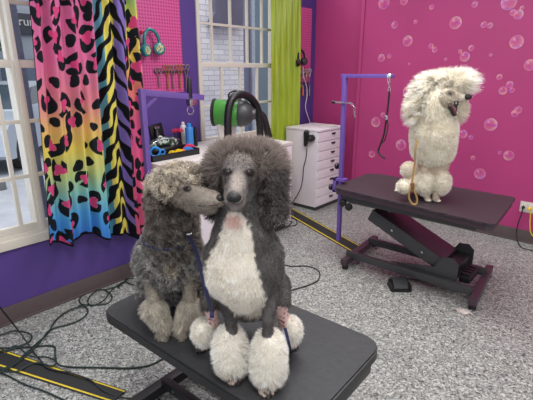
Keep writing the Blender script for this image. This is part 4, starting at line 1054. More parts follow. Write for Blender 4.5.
# hair dryer hooked on the cabinet side
q = aty(308, 137, 3.70)
hd = thing('hair_dryer', 'black hand hair dryer hooked on the side of the corner drawer cabinet', 'hair dryer', (q[0], 3.69, q[2]))
MB().lathe([(.010, -.10), (.020, -.09), (.024, -.02), (.030, .03), (.030, .06), (.018, .075)], (q[0]-.005, 3.672, q[2]), (0.05, 0, 1), n=16).build('handle', M['blk'], hd)
MB().lathe([(.03, 0), (.036, .01), (.038, .04), (.03, .055)], (q[0]+.065, 3.70, q[2]-.002), (0, -1, 0), n=20).build('barrel', M['blk'], hd)
MB().lathe([(.02, 0), (.016, .003)], (q[0]+.065, 3.645, q[2]-.002), (0, -1, 0), n=20).build('air_grille', M['gun'], hd)
MB().bar((q[0], 3.675, q[2]+.02), (q[0]+.06, 3.675, q[2]), .035, .03).build('neck', M['blk'], hd)
o = MB().tube(catmull([AT(307, 148, 3.67), AT(306, 158, 3.66), AT(303.5, 168, 3.66), AT(302.5, 180, 3.66), AT(299, 192, 3.66), (-2.86, 3.62, .02), (-2.95, 3.5, .008), (-3.0, 3.40, .008)], 6), .005, 6).build('dryer_cord', M['blkcord'])
tag(recentre(o), 'black cord hanging down the side of the corner drawer cabinet', 'cord')

# ------------------------------------------------------------------ counter with tools by the window
CT = .86; cx0, cx1, cy0, cy1 = -3.08, -2.42, 1.70, 3.10
cn = thing('counter_cabinet', 'low white counter cabinet under the gridded window', 'cabinet', ((cx0+cx1)/2, (cy0+cy1)/2, 0))
MB().box((cx0, cy0, .08), (cx1-.02, cy1, CT-.03), bev=.003).build('carcass', M['whitecab'], cn)
MB().box((cx0, cy0+.02, 0), (cx1-.06, cy1-.02, .08)).build('plinth', M['gun'], cn)
MB().box((cx0, cy0-.01, CT-.03), (cx1, cy1+.01, CT), bev=.005).build('countertop', M['counter'], cn)
for k in range(3):
    w_ = (cy1-cy0)/3; d_ = MB().box((cx1-.02, cy0+w_*k+.004, .085), (cx1-.002, cy0+w_*(k+1)-.004, CT-.035), bev=.003).build('door', M['whitecab'], cn)
    MB().tube([(cx1+.02, cy0+w_*k+.06, .62), (cx1+.02, cy0+w_*k+.06, .74)], .005, 8).build('door_handle', M['chrome'], d_)
def CP(px, py): q = atz(px, py, CT); return q
# tray
q = CP(178, 157); tx, ty = q[0], q[1]
def TR(u, v, h): return (tx-.06+v, ty+u, CT+h)      # u along the counter, v depth
tr = thing('tool_tray', 'black open tray of coloured clips on the white counter', 'tray', TR(0, 0, 0))
m = MB(); m.box(TR(-.25, -.09, 0), TR(.19, .09, .006), bev=.002); m.box(TR(-.25, .082, 0), TR(.19, .09, .045), bev=.002); m.box(TR(-.25, -.09, 0), TR(.19, -.082, .06), bev=.002); m.box(TR(-.25, -.09, 0), TR(-.242, .09, .05), bev=.002); m.box(TR(.182, -.09, 0), TR(.19, .09, .05), bev=.002)
m.box(TR(-.07, -.085, 0), TR(-.064, .085, .045)); m.build('tray_body', M['blk'], tr)
def ringthing(nm, c, R0, r0, ma, lb, cat, ax='x'):
    pts = [(c[0]+(.3*R0*math.cos(t_)), c[1]+R0*math.cos(t_), c[2]+R0*math.sin(t_)) for t_ in [6.283*k/22 for k in range(22)]]
    o = MB().tube(pts, r0, 8, closed=True).build(nm, ma); tag(recentre(o), lb, cat); return o
ringthing('coil_ring', TR(-.19, .045, .063), .034, .009, M['blue2'], 'bright blue ring at the left end of the black tray', 'ring')
ringthing('coil_ring', TR(-.13, .05, .055), .018, .006, M['blue2'], 'small blue ring inside the black tray beside the larger ring', 'ring')
def clip(u, v, h, ma, lb, s=1.0):
    root = thing('hair_clip', lb, 'clip', TR(u, v, h))
    c = np.array(TR(u, v, h)); m = MB()
    for sg in (-1, 1): m.prism([(-.03*s, 0), (-.012*s, .018*s), (.01*s, .02*s), (.034*s, .008*s), (.034*s, -.004*s), (-.03*s, -.008*s)], -.012*s+sg*.009*s, .012*s+sg*.009*s, lambda a, b_, hh: tuple(c+[hh, a, b_*1.0+sg*.006*s+.02*s]))
    m.build('jaw', ma, root); MB().tube([tuple(c+[-.02*s, 0, .02*s]), tuple(c+[.02*s, 0, .02*s])], .006*s, 8).build('spring', M['chrome'], root)
clip(-.05, .05, .006, M['yelpl'], 'yellow orange clip in the black tray beside the blue rings', 1.1)
clip(.01, .05, .006, M['yelpl'], 'yellow clip in the middle of the black tray', 1.15)
clip(.055, .045, .006, M['orange'], 'orange clip between the yellow and blue clips in the tray', 1.0)
clip(.10, .045, .006, M['blue'], 'blue clip at the right end of the black tray', 1.3)
clip(.165, -.02, .012, M['redpl'], 'red pink clip at the far right corner of the black tray', 1.3)
# spray cans
def can(px, py, r, h, ma, lb, capm):
    q = CP(px, py); c = thing('spray_can', lb, 'can', (q[0], q[1], CT))
    MB().lathe([(r*.92, 0), (r, .004), (r, h*.8), (r*.8, h*.86), (r*.5, h*.88)], (q[0], q[1], CT), n=24).build('can_body', ma, c)
    MB().lathe([(r*.5, h*.86), (r*.55, h*.87), (r*.5, h), (r*.3, h*1.02)], (q[0], q[1], CT), n=20).build('cap', capm, c)
can(190, 147, .035, .20, M['blue'], 'blue spray can standing behind the tray on the counter', M['blue2'])
can(184, 145, .028, .20, M['pale'], 'pale spray can just left of the blue can', M['pale'])
can(196, 146, .018, .17, M['blk'], 'thin black bottle just right of the blue can', M['blk'])
# pouch
pm = NT('patterned_pouch'); nz = pm.add('ShaderNodeTexNoise'); nz.inputs['Scale'].default_value = 22; tc = pm.add('ShaderNodeTexCoord'); pm.link(tc.outputs['Object'], nz.inputs['Vector'])
o_ = pm.ramp(nz.outputs[0], [(.40, rgb(20, 22, 26)), (.50, rgb(60, 90, 70)), (.56, rgb(205, 215, 205)), (.66, rgb(40, 60, 60))]); pm.link(o_, pm.b.inputs['Base Color']); pm.b.inputs['Roughness'].default_value = .35
q = TR(0, -.05, 0); q = (q[0]-.07, q[1]-.0, CT)
po = thing('pouch', 'rounded black pouch with pale green pattern behind the tray', 'pouch', q)
MB().ell((q[0], q[1], CT+.085), (.055, .145, .05), n=24).build('pouch_body', pm.m, po)
MB().ell((q[0], q[1]+.0, CT+.04), (.06, .15, .04), n=24).build('pouch_base', M['blk'], po)
MB().tube(catmull([(q[0]+.045, q[1]+.13*math.cos(a), CT+.095+.0*a+.03*math.sin(a)) for a in [3.14*k/8 for k in range(9)]], 3), .004, 6).build('zip', M['chrome'], po)
# clippers stand at left
q = CP(158, 148); cl_ = thing('clipper_stand', 'black clipper stand at the left end of the counter beside the purple post', 'stand', (q[0], q[1], CT))
MB().box((q[0]-.05, q[1]-.07, CT), (q[0]+.05, q[1]+.07, CT+.06), bev=.01).build('stand_base', M['blk'], cl_)
MB().bar((q[0]-.02, q[1]+.02, CT+.05), (q[0]-.03, q[1]-.005, CT+.20), .05, .13, up=(0, 1, 0), bev=.01).build('stand_back', M['blk'], cl_)
c2 = thing('hair_clipper', 'black and silver hair clipper leaning in the clipper stand', 'clipper', (q[0]+.03, q[1], CT+.06))
MB().lathe([(.012, 0), (.02, .01), (.022, .07), (.018, .10), (.02, .115)], (q[0]+.035, q[1]-.02, CT+.058), (-.3, .15, 1), n=16).build('clipper_body', M['blk'], c2)
MB().box((q[0]-.022, q[1]-.025, CT+.165), (q[0]+.018, q[1]+.02, CT+.185), bev=.003).build('blade', M['chrome'], c2)
MB().lathe([(.022, 0), (.022, .012), (.012, .016)], (q[0]+.055, q[1]-.01, CT+.09), (1, 0, .2), n=16).build('dial', M['pale'], c2)
# pink brush
for (px, py, ma, lb) in ((176, 147, M['redpl'], 'pink handled brush standing upright behind the pouch'), (181, 146.5, M['redpl'], 'red bristle brush standing beside the pale spray can')):
    q = CP(px, py); c = thing('brush', lb, 'brush', (q[0], q[1], CT))
    MB().lathe([(.016, 0), (.018, .01), (.01, .04), (.009, .12), (.012, .13)], (q[0], q[1], CT), n=14).build('handle', M['blk'] if px > 178 else M['gun2'], c)
    m = MB(); rg = np.random.default_rng(int(px))
    for k in range(60): 
        dr = rg.normal(size=3); dr /= np.linalg.norm(dr); dr[2] = abs(dr[2]); b0 = np.array([q[0], q[1], CT+.13]); m.tube([b0+dr*.005, b0+dr*.035], [.0018, .001], 4)
    m.ell((q[0], q[1], CT+.135), (.015, .015, .015), n=10); m.build('bristles', ma, c)

# green stand dryer on the counter
def DP(px, py, X=-2.72): return atx(px, py, X)
c = DP(229, 113); ax = Vector((.84, .60, -.03)).normalized(); k_ = proj(c)[2]/FPX
gd = thing('stand_dryer', 'green barrel shaped dog dryer with black hose in front of the gridded window', 'dryer', (c[0], c[1], CT))
c0 = Vector(c)-ax*.13
R0 = .112
MB().lathe([(R0*.80, 0), (R0*.97, .008), (R0, .02), (R0, .20), (R0*.97, .215)], c0, ax, n=36).build('barrel', M['green'], gd)
MB().lathe([(R0*1.0, -.012), (R0*1.06, -.008), (R0*1.06, .012), (R0*1.0, .016)], c0, ax, n=36).build('intake_rim', M['blk'], gd)
MB().lathe([(.03, -.006), (.03, .002)], c0, ax, n=20).build('intake_hub', M['green'], gd)
e_ = c0+ax*.215
MB().lathe([(R0*1.0, 0), (R0*1.03, .02), (R0*.95, .07), (R0*.68, .11), (R0*.45, .125), (.044, .15)], e_, ax, n=36).build('motor_cover', M['gun'], gd)
MB().lathe([(.03, -.003), (.026, .004)], c0+ax*.09+Vector((1, -.25, .1)).normalized()*R0*.985, (1, -.25, .1), n=20).build('logo_plate', M['pale'], gd)
m = MB(); cc = c0+ax*.10
m.bar(cc+Vector((0, -.08, -.09)), (cc[0], cc[1]-.05, CT+.02), .05, .012, up=(1, 0, 0)); m.bar(cc+Vector((0, .10, -.09)), (cc[0], cc[1]+.08, CT+.02), .05, .012, up=(1, 0, 0)); m.box((cc[0]-.09, cc[1]-.12, CT), (cc[0]+.09, cc[1]+.16, CT+.02), bev=.006)
m.build('bracket', M['pale'], gd)
XH = -2.56
def hose(pts, r):
    pts = [(p[0], p[1], max(p[2], CT+.04)) for p in pts]
    P_ = catmull(pts, 14); n = len(P_); rs = [r*(1+.035*math.sin(i*2.1)) for i in range(n)]; return MB().tube(P_, rs, 12)
hose([DP(228.5, 160, XH), DP(228, 138, XH), DP(228, 116, XH), DP(231, 101, XH), DP(239, 94.5, XH), DP(249, 97, XH), DP(256.5, 106, XH), DP(259, 118, XH), DP(260.5, 150, XH)], .032).build('hose', M['blk'], gd)
hose([DP(248, 113, -2.70), DP(255, 112, -2.66), DP(263, 117, -2.62), DP(267.5, 132, -2.60), DP(269, 155, -2.60)], .034).build('outlet_hose', M['blk'], gd)
MB().tube([DP(235+6.5*math.cos(t_), 96+5*math.sin(t_), -2.66) for t_ in [6.283*k/20 for k in range(20)]], .008, 8, closed=True).build('carry_ring', M['blk'], gd)

# ------------------------------------------------------------------ things on the pegboards
def headphones(px, py, s, ma, accent, lb):
    X = XF+.06; c = atx(px, py, X); root = thing('headphones', lb, 'headphones', c)
    q = np.array(c)
    pts = [(q[0]+.0, q[1]+s*.068*math.sin(a), q[2]+s*.10*math.cos(a)-.0) for a in [R_(-100+200*k/24) for k in range(25)]]
    pts = [(p[0]+.02*abs(math.sin(R_(-100+200*i/24))), p[1], p[2]) for i, p in enumerate(pts)]
    hb = MB().tube(pts, .013*s, 8).build('headband', ma, root)
    for sg in (-1, 1):
        e = (q[0]+.02, q[1]+sg*s*.062, q[2]-s*.050+sg*.008); axx = (1, -.3*sg, 0)
        cu = MB().lathe([(.035*s, -.022*s), (.047*s, -.016*s), (.05*s, .0), (.045*s, .016*s), (.03*s, .022*s)], e, axx, n=24).build('ear_cup', ma, root)
        MB().lathe([(.033*s, .0), (.03*s, .004*s), (.012*s, .006*s)], Vector(e)+Vector(axx).normalized()*.021*s, axx, n=20).build('cup_cover', accent, cu)
    return root
iri = NT('iridescent_cover'); nz = iri.add('ShaderNodeTexNoise'); nz.inputs['Scale'].default_value = 60; tc = iri.add('ShaderNodeTexCoord'); iri.link(tc.outputs['Object'], nz.inputs['Vector'])
iri.link(iri.ramp(nz.outputs[0], [(.35, rgb(30, 110, 110)), (.48, rgb(230, 215, 150)), (.56, rgb(60, 40, 50)), (.65, rgb(120, 200, 190))]), iri.b.inputs['Base Color'])
headphones(150.5, 43, 1.0, M['teal'], iri.m, 'teal headphones hanging on the pink pegboard beside the leopard curtain')
headphones(300, 58, .85, M['blk'], M['gun'], 'black headphones hanging on the small pegboard by the lime curtain')
def peg_hook(px, py, lb):
    q = atx(px, py, XF+.014); o = MB().tube([(XF+.012, q[1], q[2]), (XF+.075, q[1], q[2]-.003), (XF+.08, q[1], q[2]+.012)], .004, 6).build('peg_hook', M['chrome']); tag(recentre(o), lb, 'hook')
peg_hook(150.5, 32.5, 'chrome peg hook holding the teal headphones'); peg_hook(300.5, 50.5, 'chrome peg hook holding the black headphones')
q = atx(142.5, 37, XF+.03); hk = thing('small_bottle', 'small pale bottle with red cap fixed on the pegboard left of the teal headphones', 'bottle', q)
MB().lathe([(.016, -.05), (.02, -.045), (.02, .0), (.01, .02)], q, n=16).build('bottle_body', M['pale'], hk)
MB().lathe([(.012, .02), (.013, .045), (.009, .05)], q, n=14).build('cap', M['redpl'], hk)
def scissors(px, py, L, ma, lb, X=XF+.03, sp=.0):
    root = thing('scissors', lb, 'scissors', atx(px, py, X), None); q = Vector(atx(px, py, X)); r = .017
    for sg in (-1, 1):
        m = MB(); c = q+Vector((.002*sg, sg*.018, 0))
        m.tube([c+Vector((0, r*math.cos(t_), r*1.15*math.sin(t_))) for t_ in [6.283*k/16 for k in range(16)]], .0042, 6, closed=True)
        m.tube([c+Vector((0, 0, -r*1.15)), q+Vector((.002*sg, sg*.004, -L*.42))], [.004, .0045], 6)
        b0 = q+Vector((.002*sg, -sg*.0, -L*.42)); b1 = q+Vector((.002*sg, -sg*.006, -L)); m.bar(b0, b1, .0022, .011, up=(0, 1, 0), bev=.0008)
        m.build('blade', ma, root)
    MB().lathe([(.005, 0), (.005, .004)], q+Vector((.002, 0, -L*.43)), (1, 0, 0), n=12).build('pivot_screw', M['brass'], root)
st = atx(172, 72, XF+.02)
for (y0p, y1p, zc, lb, X) in ((atx(153, 72, XF)[1], atx(188, 72, XF)[1], st[2], 'slim steel tool strip holding scissors on the large pegboard', XF), (3.93, 4.18, atx(304, 74, XF)[2], 'slim steel tool strip holding scissors on the small pegboard', XF)):
    o = MB().box((XF+.014, y0p, zc-.008), (XF+.024, y1p, zc+.008), bev=.002).build('tool_strip', M['gun2']); tag(recentre(o), lb, 'strip')
names = ['leftmost', 'second', 'middle', 'fourth', 'rightmost']
for i, (px, py, L, ma) in enumerate(((158.5, 70, .13, M['steel']), (167, 67.5, .17, M['brass']), (172.5, 67.5, .17, M['steel']), (179.5, 67, .18, M['brass']), (186, 67, .18, M['steel']))):
    scissors(px, py, L, ma, ('%s pair of the five scissors below the teal headphones' % names[i]).replace('second pair', 'second pair from left').replace('fourth pair', 'fourth pair from left').replace('below the', 'below'))
for i, (px, py) in enumerate(((302.5, 72), (306, 71), (309.5, 70.5))):
    scissors(px, py, .17, M['steel'], ['left', 'middle', 'right'][i]+' pair of the three scissors on the small pegboard by the corner')
q = atx(300, 86, XF+.03); o = MB().lathe([(.02, -.03), (.024, -.02), (.024, .02), (.015, .03)], (q[0], q[1]-.02, q[2]), (0, 1, 0), n=16).build('lint_roller', M['green']); tag(recentre(o), 'small green roller hanging below the black headphones', 'roller')
for i, (px, py, ma) in enumerate(((303, 88, M['orange']), (306.5, 89, M['steel']), (309.5, 88, M['steel']))):
    q = atx(px, py, XF+.022); o = MB().lathe([(.006, -.09), (.009, -.08), (.009, -.02), (.005, .0), (.006, .03)], q, n=10).build('comb_handle', ma); tag(recentre(o), ['orange topped tool', 'thin steel comb', 'short steel comb'][i]+' hanging at the lower edge of the small pegboard, '+['left', 'centre', 'right'][i], 'comb')
o = MB().tube(catmull([DP(303, 66, XF+.05), DP(303.5, 76, XF+.05), DP(306.5, 86, XF+.04), DP(307, 96, XF+.04), DP(305.5, 108, XF+.04), DP(309.5, 121, XF+.04), DP(310.5, 126, XF+.06), (-2.95, 4.12, zt+.005)], 8), .0048, 6).build('white_cord', M['whitecord']); tag(recentre(o), 'white cord hanging from the black headphones to the drawer cabinet top', 'cord')

# ------------------------------------------------------------------ wall outlet and plugs
q0 = aty(521, 201, YB); q1 = aty(521, 211, YB); W_ = .115
ou = thing('power_outlet', 'white double power outlet low on the pink wall', 'outlet', (q0[0]+W_/2, YB-.004, q1[2]))
MB().box((q0[0], YB-.007, q1[2]-.003), (q0[0]+W_, YB-.0005, q0[2]+.003), bev=.003).build('cover_plate', M['white'], ou)
for k in (.032, .082): MB().prism(rrect(q0[0]+k-.016, q1[2]+.012, q0[0]+k+.016, q0[2]-.012, .008), YB-.010, YB-.006, lambda u, v, h: (u, h, v)).build('socket', M['pale'], ou)
zc = (q0[2]+q1[2])/2
for k, ma, mc, pts, nm in ((.030, M['blk'], M['blkcord'], [(521.5, 214), (518, 224), (516.5, 236), (521, 247), (533, 251), (560, 262)], 'black'), (.080, M['yelpl'], M['yelcord'], [(530.5, 214), (530, 224), (531.5, 234), (540, 240), (556, 246)], 'yellow')):
    pl = thing('plug', nm+' plug in the white wall outlet', 'plug', (q0[0]+k, YB-.03, zc))
    MB().lathe([(.012, 0), (.013, .008), (.013, .02), (.007, .032)], (q0[0]+k, YB-.010, zc), (0, -1, -.2), n=14).build('plug_body', ma, pl)
    P_ = [(q0[0]+k, YB-.04, zc-.01)]
    for px, py in pts:
        w = aty(px, py, YB-.04)
        if w[2] < .008: w = atz(px, py, .006)
        P_.append(tuple(w))
    MB().tube(catmull(P_, 8), .0048, 6).build('cord', mc, pl)

# ------------------------------------------------------------------ floor cord covers and cords
def strip(corners, lb, ends=True):
    """cord cover: two long edges given by floor points; domed black rubber with two yellow lines"""
    a, b, c_, d_ = [Vector((p[0], p[1], 0)) for p in corners]      # near-left, far-left, far-right, near-right (a-d one edge, b-c other)
    nseg = 14
    def sec(P0, P1):
        w = P1-P0; pr = [(0, .001), (.06, .004), (.16, .007), (.26, .0085), (.5, .012), (.74, .0085), (.84, .007), (.94, .004), (1, .001)]
        return [P0+w*u+Vector((0, 0, h)) for u, h in pr]
    L = [sec(a.lerp(d_, i/nseg), b.lerp(c_, i/nseg)) for i in range(nseg+1)]
    root = thing('cord_cover', lb, 'cord cover', (a+b+c_+d_)/4)
    m = MB(); n = 9
    vs = [p for s_ in L for p in s_]; fs = [(i*n+k, i*n+k+1, (i+1)*n+k+1, (i+1)*n+k) for i in range(nseg) for k in range(n-1)]
    fs += [tuple(range(n)), tuple(nseg*n+k for k in range(n))[::-1]]
    m._add(vs, fs); m.build('rubber_strip', M['rubber'], root)
    for (u0, u1) in ((.07, .14), (.81, .91)):
        m = MB(); 
        vs = []; fs = []
        for i in range(nseg+1):
            P0, P1 = a.lerp(d_, i/nseg), b.lerp(c_, i/nseg); w = P1-P0; up = Vector((0, 0, .0012))
            f_ = lambda u: np.interp(u, [0, .06, .16, .26, .5, .74, .84, .94, 1], [.001, .004, .007, .0085, .012, .0085, .007, .004, .001])
            vs += [P0+w*u0+Vector((0, 0, f_(u0)))+up, P0+w*u1+Vector((0, 0, f_(u1)))+up]
        fs = [(2*i, 2*i+1, 2*i+3, 2*i+2) for i in range(nseg)]; m._add(vs, fs); m.build('yellow_line', M['yellow'], root)
    return root
G = lambda x, y: atz(x, y, 0)
strip([G(-60, 349), G(-52, 331), G(127, 391), G(112, 404)], 'black cord cover with yellow lines crossing the floor at the left')
strip([G(284, 213), G(287, 205), G(363, 247), G(352, 253)], 'black cord cover with yellow lines running under the far table')
def cord(pts, r, ma, lb, z=.006, n=8):
    P_ = [tuple(atz(p[0], p[1], p[2] if len(p) > 2 else z)) for p in pts]
    o = MB().tube(catmull(P_, n), r, 6).build('cord', ma); tag(recentre(o), lb, 'cord'); return o
cord([(140, 272), (130, 274), (122, 284), (108, 289), (92, 291), (80, 298), (82, 304), (96, 305), (108, 303), (112, 296), (104, 290), (95, 292), (88, 300), (92, 306), (104, 300), (112, 290), (124, 282), (134, 285), (140, 279), (128, 279), (118, 288)], .0045, M['grncord'], 'dark cord coiled on the floor behind the left poodle')
cord([(-20, 340), (0, 335), (14, 331), (30, 334), (30, 341), (20, 346), (8, 350), (-6, 352)], .005, M['grncord'], 'dark green cord looping at the left edge of the floor', .014)
cord([(87, 305), (70, 310), (56, 320), (48, 333), (36, 344), (24, 355), (10, 366), (-10, 372)], .005, M['grncord'], 'dark green cord running from the coil to the cord cover', .014)
cord([(-6, 376, .016), (12, 366, .016), (27, 355, .016), (40, 342, .016), (50, 330), (70, 324), (83, 318), (88, 311), (84, 306), (78, 306)], .005, M['grncord'], 'dark green cord with a long loop beside the purple wall', .008)
cord([(-10, 348, .014), (10, 348, .014), (30, 347), (53, 346), (55, 354, .014), (58, 364, .016), (72, 367), (100, 367.5), (130, 368), (150, 365), (163, 358), (170, 350), (175, 340)], .005, M['grncord'], 'long dark green cord running across the floor to the near table', .006)
cord([(-8, 296, .35), (2, 310, .26), (14, 325, .12), (24, 338, .04), (32, 350, .014), (42, 362, .016), (50, 369, .016), (70, 373, .016), (90, 380, .014), (104, 391, .014), (120, 397), (136, 398), (150, 393), (160, 400)], .0042, M['blkcord'], 'thin black cord rising to the left wall and crossing the cord cover', .008)
cord([(-10, 372, .014), (4, 374), (24, 384), (44, 391), (64, 400), (80, 408)], .004, M['grncord'], 'thin dark cord in front of the left cord cover', .006)
cord([(6, 352, .014), (16, 346, .014), (30, 356, .016), (46, 357, .014), (56, 361, .014), (52, 366, .016), (34, 363, .016), (14, 372, .016), (-8, 368, .016)], .0045, M['grncord'], 'tangled dark green cord over the left cord cover', .014)
cord([(276, 262), (290, 266), (306, 266), (316, 269), (320, 274), (317, 281), (306, 286), (292, 290), (280, 294)], .0045, M['blkcord'], 'black cord curving on the floor right of the front poodle')
cord([(280, 222), (290, 218), (296, 220), (296, 225), (286, 226), (278, 224), (284, 220), (292, 222), (286, 228)], .0045, M['blkcord'], 'small black cord loop on the floor left of the far cord cover')

# ------------------------------------------------------------------ leashes
def D1(px, py, y): return dog1.P(px, py, y)
def ribbon_mesh(pts, w, th, m, nm, parent=None, side=None):
    P_ = catmull(pts, 8); mb = MB()
    for i in range(len(P_)-1): mb.bar(P_[i]-(P_[i+1]-P_[i])*.06, P_[i+1]+(P_[i+1]-P_[i])*.06, w, th, up=tuple(-Hd), bev=.0)
    return mb.build(nm, m, parent)
ls = thing('leash', 'dark blue patterned leash hanging from the collar of the curly poodle', 'leash', D1(212, 318, .03))
ribbon_mesh([D1(188, 234, .205), D1(194, 246, .195), D1(199, 262, .18), D1(204, 284, .14), D1(208, 298, .10), D1(211.5, 312, .03), D1(212, 318, .02)], .013, .002, M['navy'], 'webbing', ls)
q = D1(188, 234, .195); MB().lathe([(.003, -.006), (.005, 0), (.005, .008), (.003, .012)], q, tuple(Rv), n=10).build('snap_hook', M['chrome'], ls)
o = ribbon_mesh([D1(285, 328, .05), D1(287, 336, .04), D1(289, 345, .045), atz(291, 353, TZ1+.004)], .010, .002, M['navy'], 'leash'); tag(recentre(o), 'short end of blue leash beside the front poodle right hind foot', 'leash')
def D3(px, py, y): return dog3.P(px, py, y)
g = thing('rope_leash', 'tan rope leash with a loop end hanging from the neck of the white poodle', 'leash', D3(413, 204, -.05))
MB().tube(catmull([D3(417, 140, -.10), D3(415.5, 150, -.11), D3(415, 162, -.10), D3(413, 175, -.10), D3(412, 184, -.10)], 8), .0065, 8).build('rope', M['rope'], g)
MB().tube(catmull([D3(412, 184, -.10), D3(409.5, 190, -.105), D3(409, 198, -.10), D3(412, 203.5, -.10), D3(416, 204, -.10), D3(417, 199, -.10), D3(414.5, 191, -.105), D3(412.5, 185, -.10)], 8), .0065, 8).build('loop', M['rope'], g)
MB().lathe([(.012, -.02), (.014, -.014), (.014, .014), (.012, .02)], D3(412.2, 186, -.10), n=12).build('leather_keeper', mat('leather', rgb(120, 78, 40), .6), g)

# ------------------------------------------------------------------ outside, seen through the windows
outw = mat('pavement', rgb(182, 184, 190), .85, var=.12, scale=3)
struct(MB().box((-22, -12, -.30), (-3.26, 16, -.2)).build('ground_outside', outw, smooth=False))
o = MB().box((-7.9, 1.6, -.2), (-6.9, 2.0, -.05), bev=.02).build('parking_kerb', mat('kerb_concrete', rgb(120, 122, 124), .9)); tag(recentre(o), 'grey concrete parking kerb outside the left window', 'kerb')
# parked car, nose towards the window, seen from its side
def car():
    w0 = atz(27, 168, -.2)
    d0 = Vector((-.80, .60, 0)).normalized()                     # towards the tail
    sd = Vector((-d0.y, d0.x, 0))
    if (Vector((w0[0], w0[1], 0))).dot(sd) > 0: pass
    org = Vector((w0[0], w0[1], -.2))-d0*.75
    if sd.dot(Vector((0, 0, 0))-org) > 0: sd = -sd               # sd points away from the room
    T = lambda u, v, h: tuple(org+d0*u+sd*v+Vector((0, 0, h)))
    root = thing('car', 'silver blue parked car outside the left window', 'car', T(2.2, .9, 0))
    body = [(0, .35), (.05, .72), (.35, .86), (1.15, .98), (1.6, 1.02), (4.4, 1.02), (4.62, .8), (4.6, .32), (4.1, .26)]
    body += [(4.1-.38+.38*math.cos(a)+.0, .26+.40*math.sin(a)) for a in [R_(k) for k in range(0, 181, 20)]][1:]
    body += [(3.3, .24), (1.2, .24)]+[(.78+.40*math.cos(a), .26+.40*math.sin(a)) for a in [R_(k) for k in range(0, 181, 20)]]
    body += [(.1, .28)]
    pc = mat('silver_car_paint', rgb(196, 205, 218), .25, metal=.3, var=.03)
    MB().prism(body, 0, 1.8, lambda u, v, h: T(u, h, v)).build('car_body', pc, root, ang=20)
    cab = [(1.15, .98), (1.95, 1.42), (2.3, 1.48), (3.4, 1.46), (4.3, 1.02)]
    m = MB(); vs = [T(u, .12, v) if v > 1.1 else T(u, .02, v) for u, v in cab]+[T(u, 1.68, v) if v > 1.1 else T(u, 1.78, v) for u, v in cab]
    n = len(cab); m._add(vs, [tuple(range(n)), tuple(range(n, 2*n))[::-1]]+[(i, (i+1) % n, n+(i+1) % n, n+i) for i in range(n)]); m.build('cabin', pc, root, smooth=False)
    gm = mat('dark_car_glass', rgb(62, 74, 86), .1, var=.05)
    for wn in ([(1.45, 1.06), (2.0, 1.37), (2.55, 1.40), (2.55, 1.06)], [(2.65, 1.06), (2.65, 1.40), (3.35, 1.39), (3.95, 1.08)]):
        MB().prism(wn, -.012, -.002, lambda u, v, h: T(u, h+.09*(v-1.0)/.45+.03-.01, v)).build('side_window', gm, root, smooth=False)
    MB()._add; m = MB(); m._add([T(1.2, .2, 1.0), T(1.2, 1.6, 1.0), T(1.93, 1.5, 1.41), T(1.93, .3, 1.41)], [(0, 1, 2, 3)]); q_ = m.build('windscreen', gm, root, smooth=False); q_.location.z += .012
    for u in (.78, 3.72):
        for v in (.0, 1.62):
            wh = MB().lathe([(.2, 0), (.31, .01), (.32, .05), (.32, .16), (.3, .18)], T(u, v, .32), tuple(sd), n=28).build('wheel', M['rubber'], root)
            MB().lathe([(.21, -.004), (.18, .01), (.05, -.008)], T(u, v, .32), tuple(sd), n=20).build('wheel_rim', M['chrome'], wh)
    for v in (.25, 1.55): MB().ell(T(.04, v, .68), (.12, .12, .07)).build('headlight', M['pale'], root)
car()
# tree and shrub
def tree(x, y, h, r, lb, seed):
    rg = np.random.default_rng(seed); root = thing('tree', lb, 'tree', (x, y, -.2))
    MB().tube([(x, y, -.2), (x+.05, y, h*.4), (x-.05, y+.05, h*.75)], [.14, .11, .06], 10).build('trunk', mat('bark', rgb(88, 74, 60), .9, bump=.5), root)
    N = 5200; P0 = rg.normal(size=(N, 3)); P0 /= np.linalg.norm(P0, axis=1)[:, None]; P0 *= (rg.uniform(.35, 1, N)**.5)[:, None]*[r, r, r*.9]; P0 += [x, y, h]
    P0[:, 2] += .2*r*np.sin(P0[:, 0]*5)*np.cos(P0[:, 1]*4)
    a = rg.normal(size=(N, 3)); a /= np.linalg.norm(a, axis=1)[:, None]; b_ = np.cross(a, rg.normal(size=(N, 3))); b_ /= np.linalg.norm(b_, axis=1)[:, None]; s_ = rg.uniform(.05, .10, (N, 1))
    V = np.stack([P0-a*s_, P0+b_*s_*.5, P0+a*s_, P0-b_*s_*.5], 1).reshape(-1, 3); F = np.arange(4*N).reshape(-1, 4)
    cl = lin(70, 104, 58)[None]*rg.uniform(.5, 1.5, (N, 1)); cl = np.repeat(cl, 4, 0)
    fast_mesh('foliage', V, F, cl, vcmat('leaves', .6, transl=.3), root)
tree(-11.6, atx(-44, 40, -11.6)[1], 2.7, 1.25, 'bushy green tree outside the left window behind the car', 4)
# building across the street with a dark sign band
bl = thing('building', 'grey building with a dark sign band across the street', 'building', (-16, 4, -.2))
MB().box((-18, .5, -.2), (-14.5, 9, 5)).build('facade', mat('grey_render', rgb(172, 178, 190), .8, var=.05, scale=1), bl, smooth=False)
MB().box((-14.5, atx(13, 30, -14.3)[1], atx(13, 34, -14.3)[2]), (-14.3, 7.5, atx(20, 13, -14.3)[2]), bev=.02).build('sign_band', mat('dark_sign', rgb(60, 64, 74), .5), bl)
for y in (3.2, 4.6, 6.0): MB().box((-14.5, y, -.1), (-14.42, y+1.1, 1.8), bev=.02).build('shop_window', mat('shop_glass', rgb(96, 112, 134), .1), bl)
cu = bpy.data.curves.new('sign_lettering', 'FONT'); cu.body = 'runv'; cu.size = .34; cu.extrude = .01
to = bpy.data.objects.new('sign_lettering', cu); COL.objects.link(to); bpy.context.view_layer.update()
me = bpy.data.meshes.new_from_object(to.evaluated_get(bpy.context.evaluated_depsgraph_get())); COL.objects.unlink(to); bpy.data.objects.remove(to)
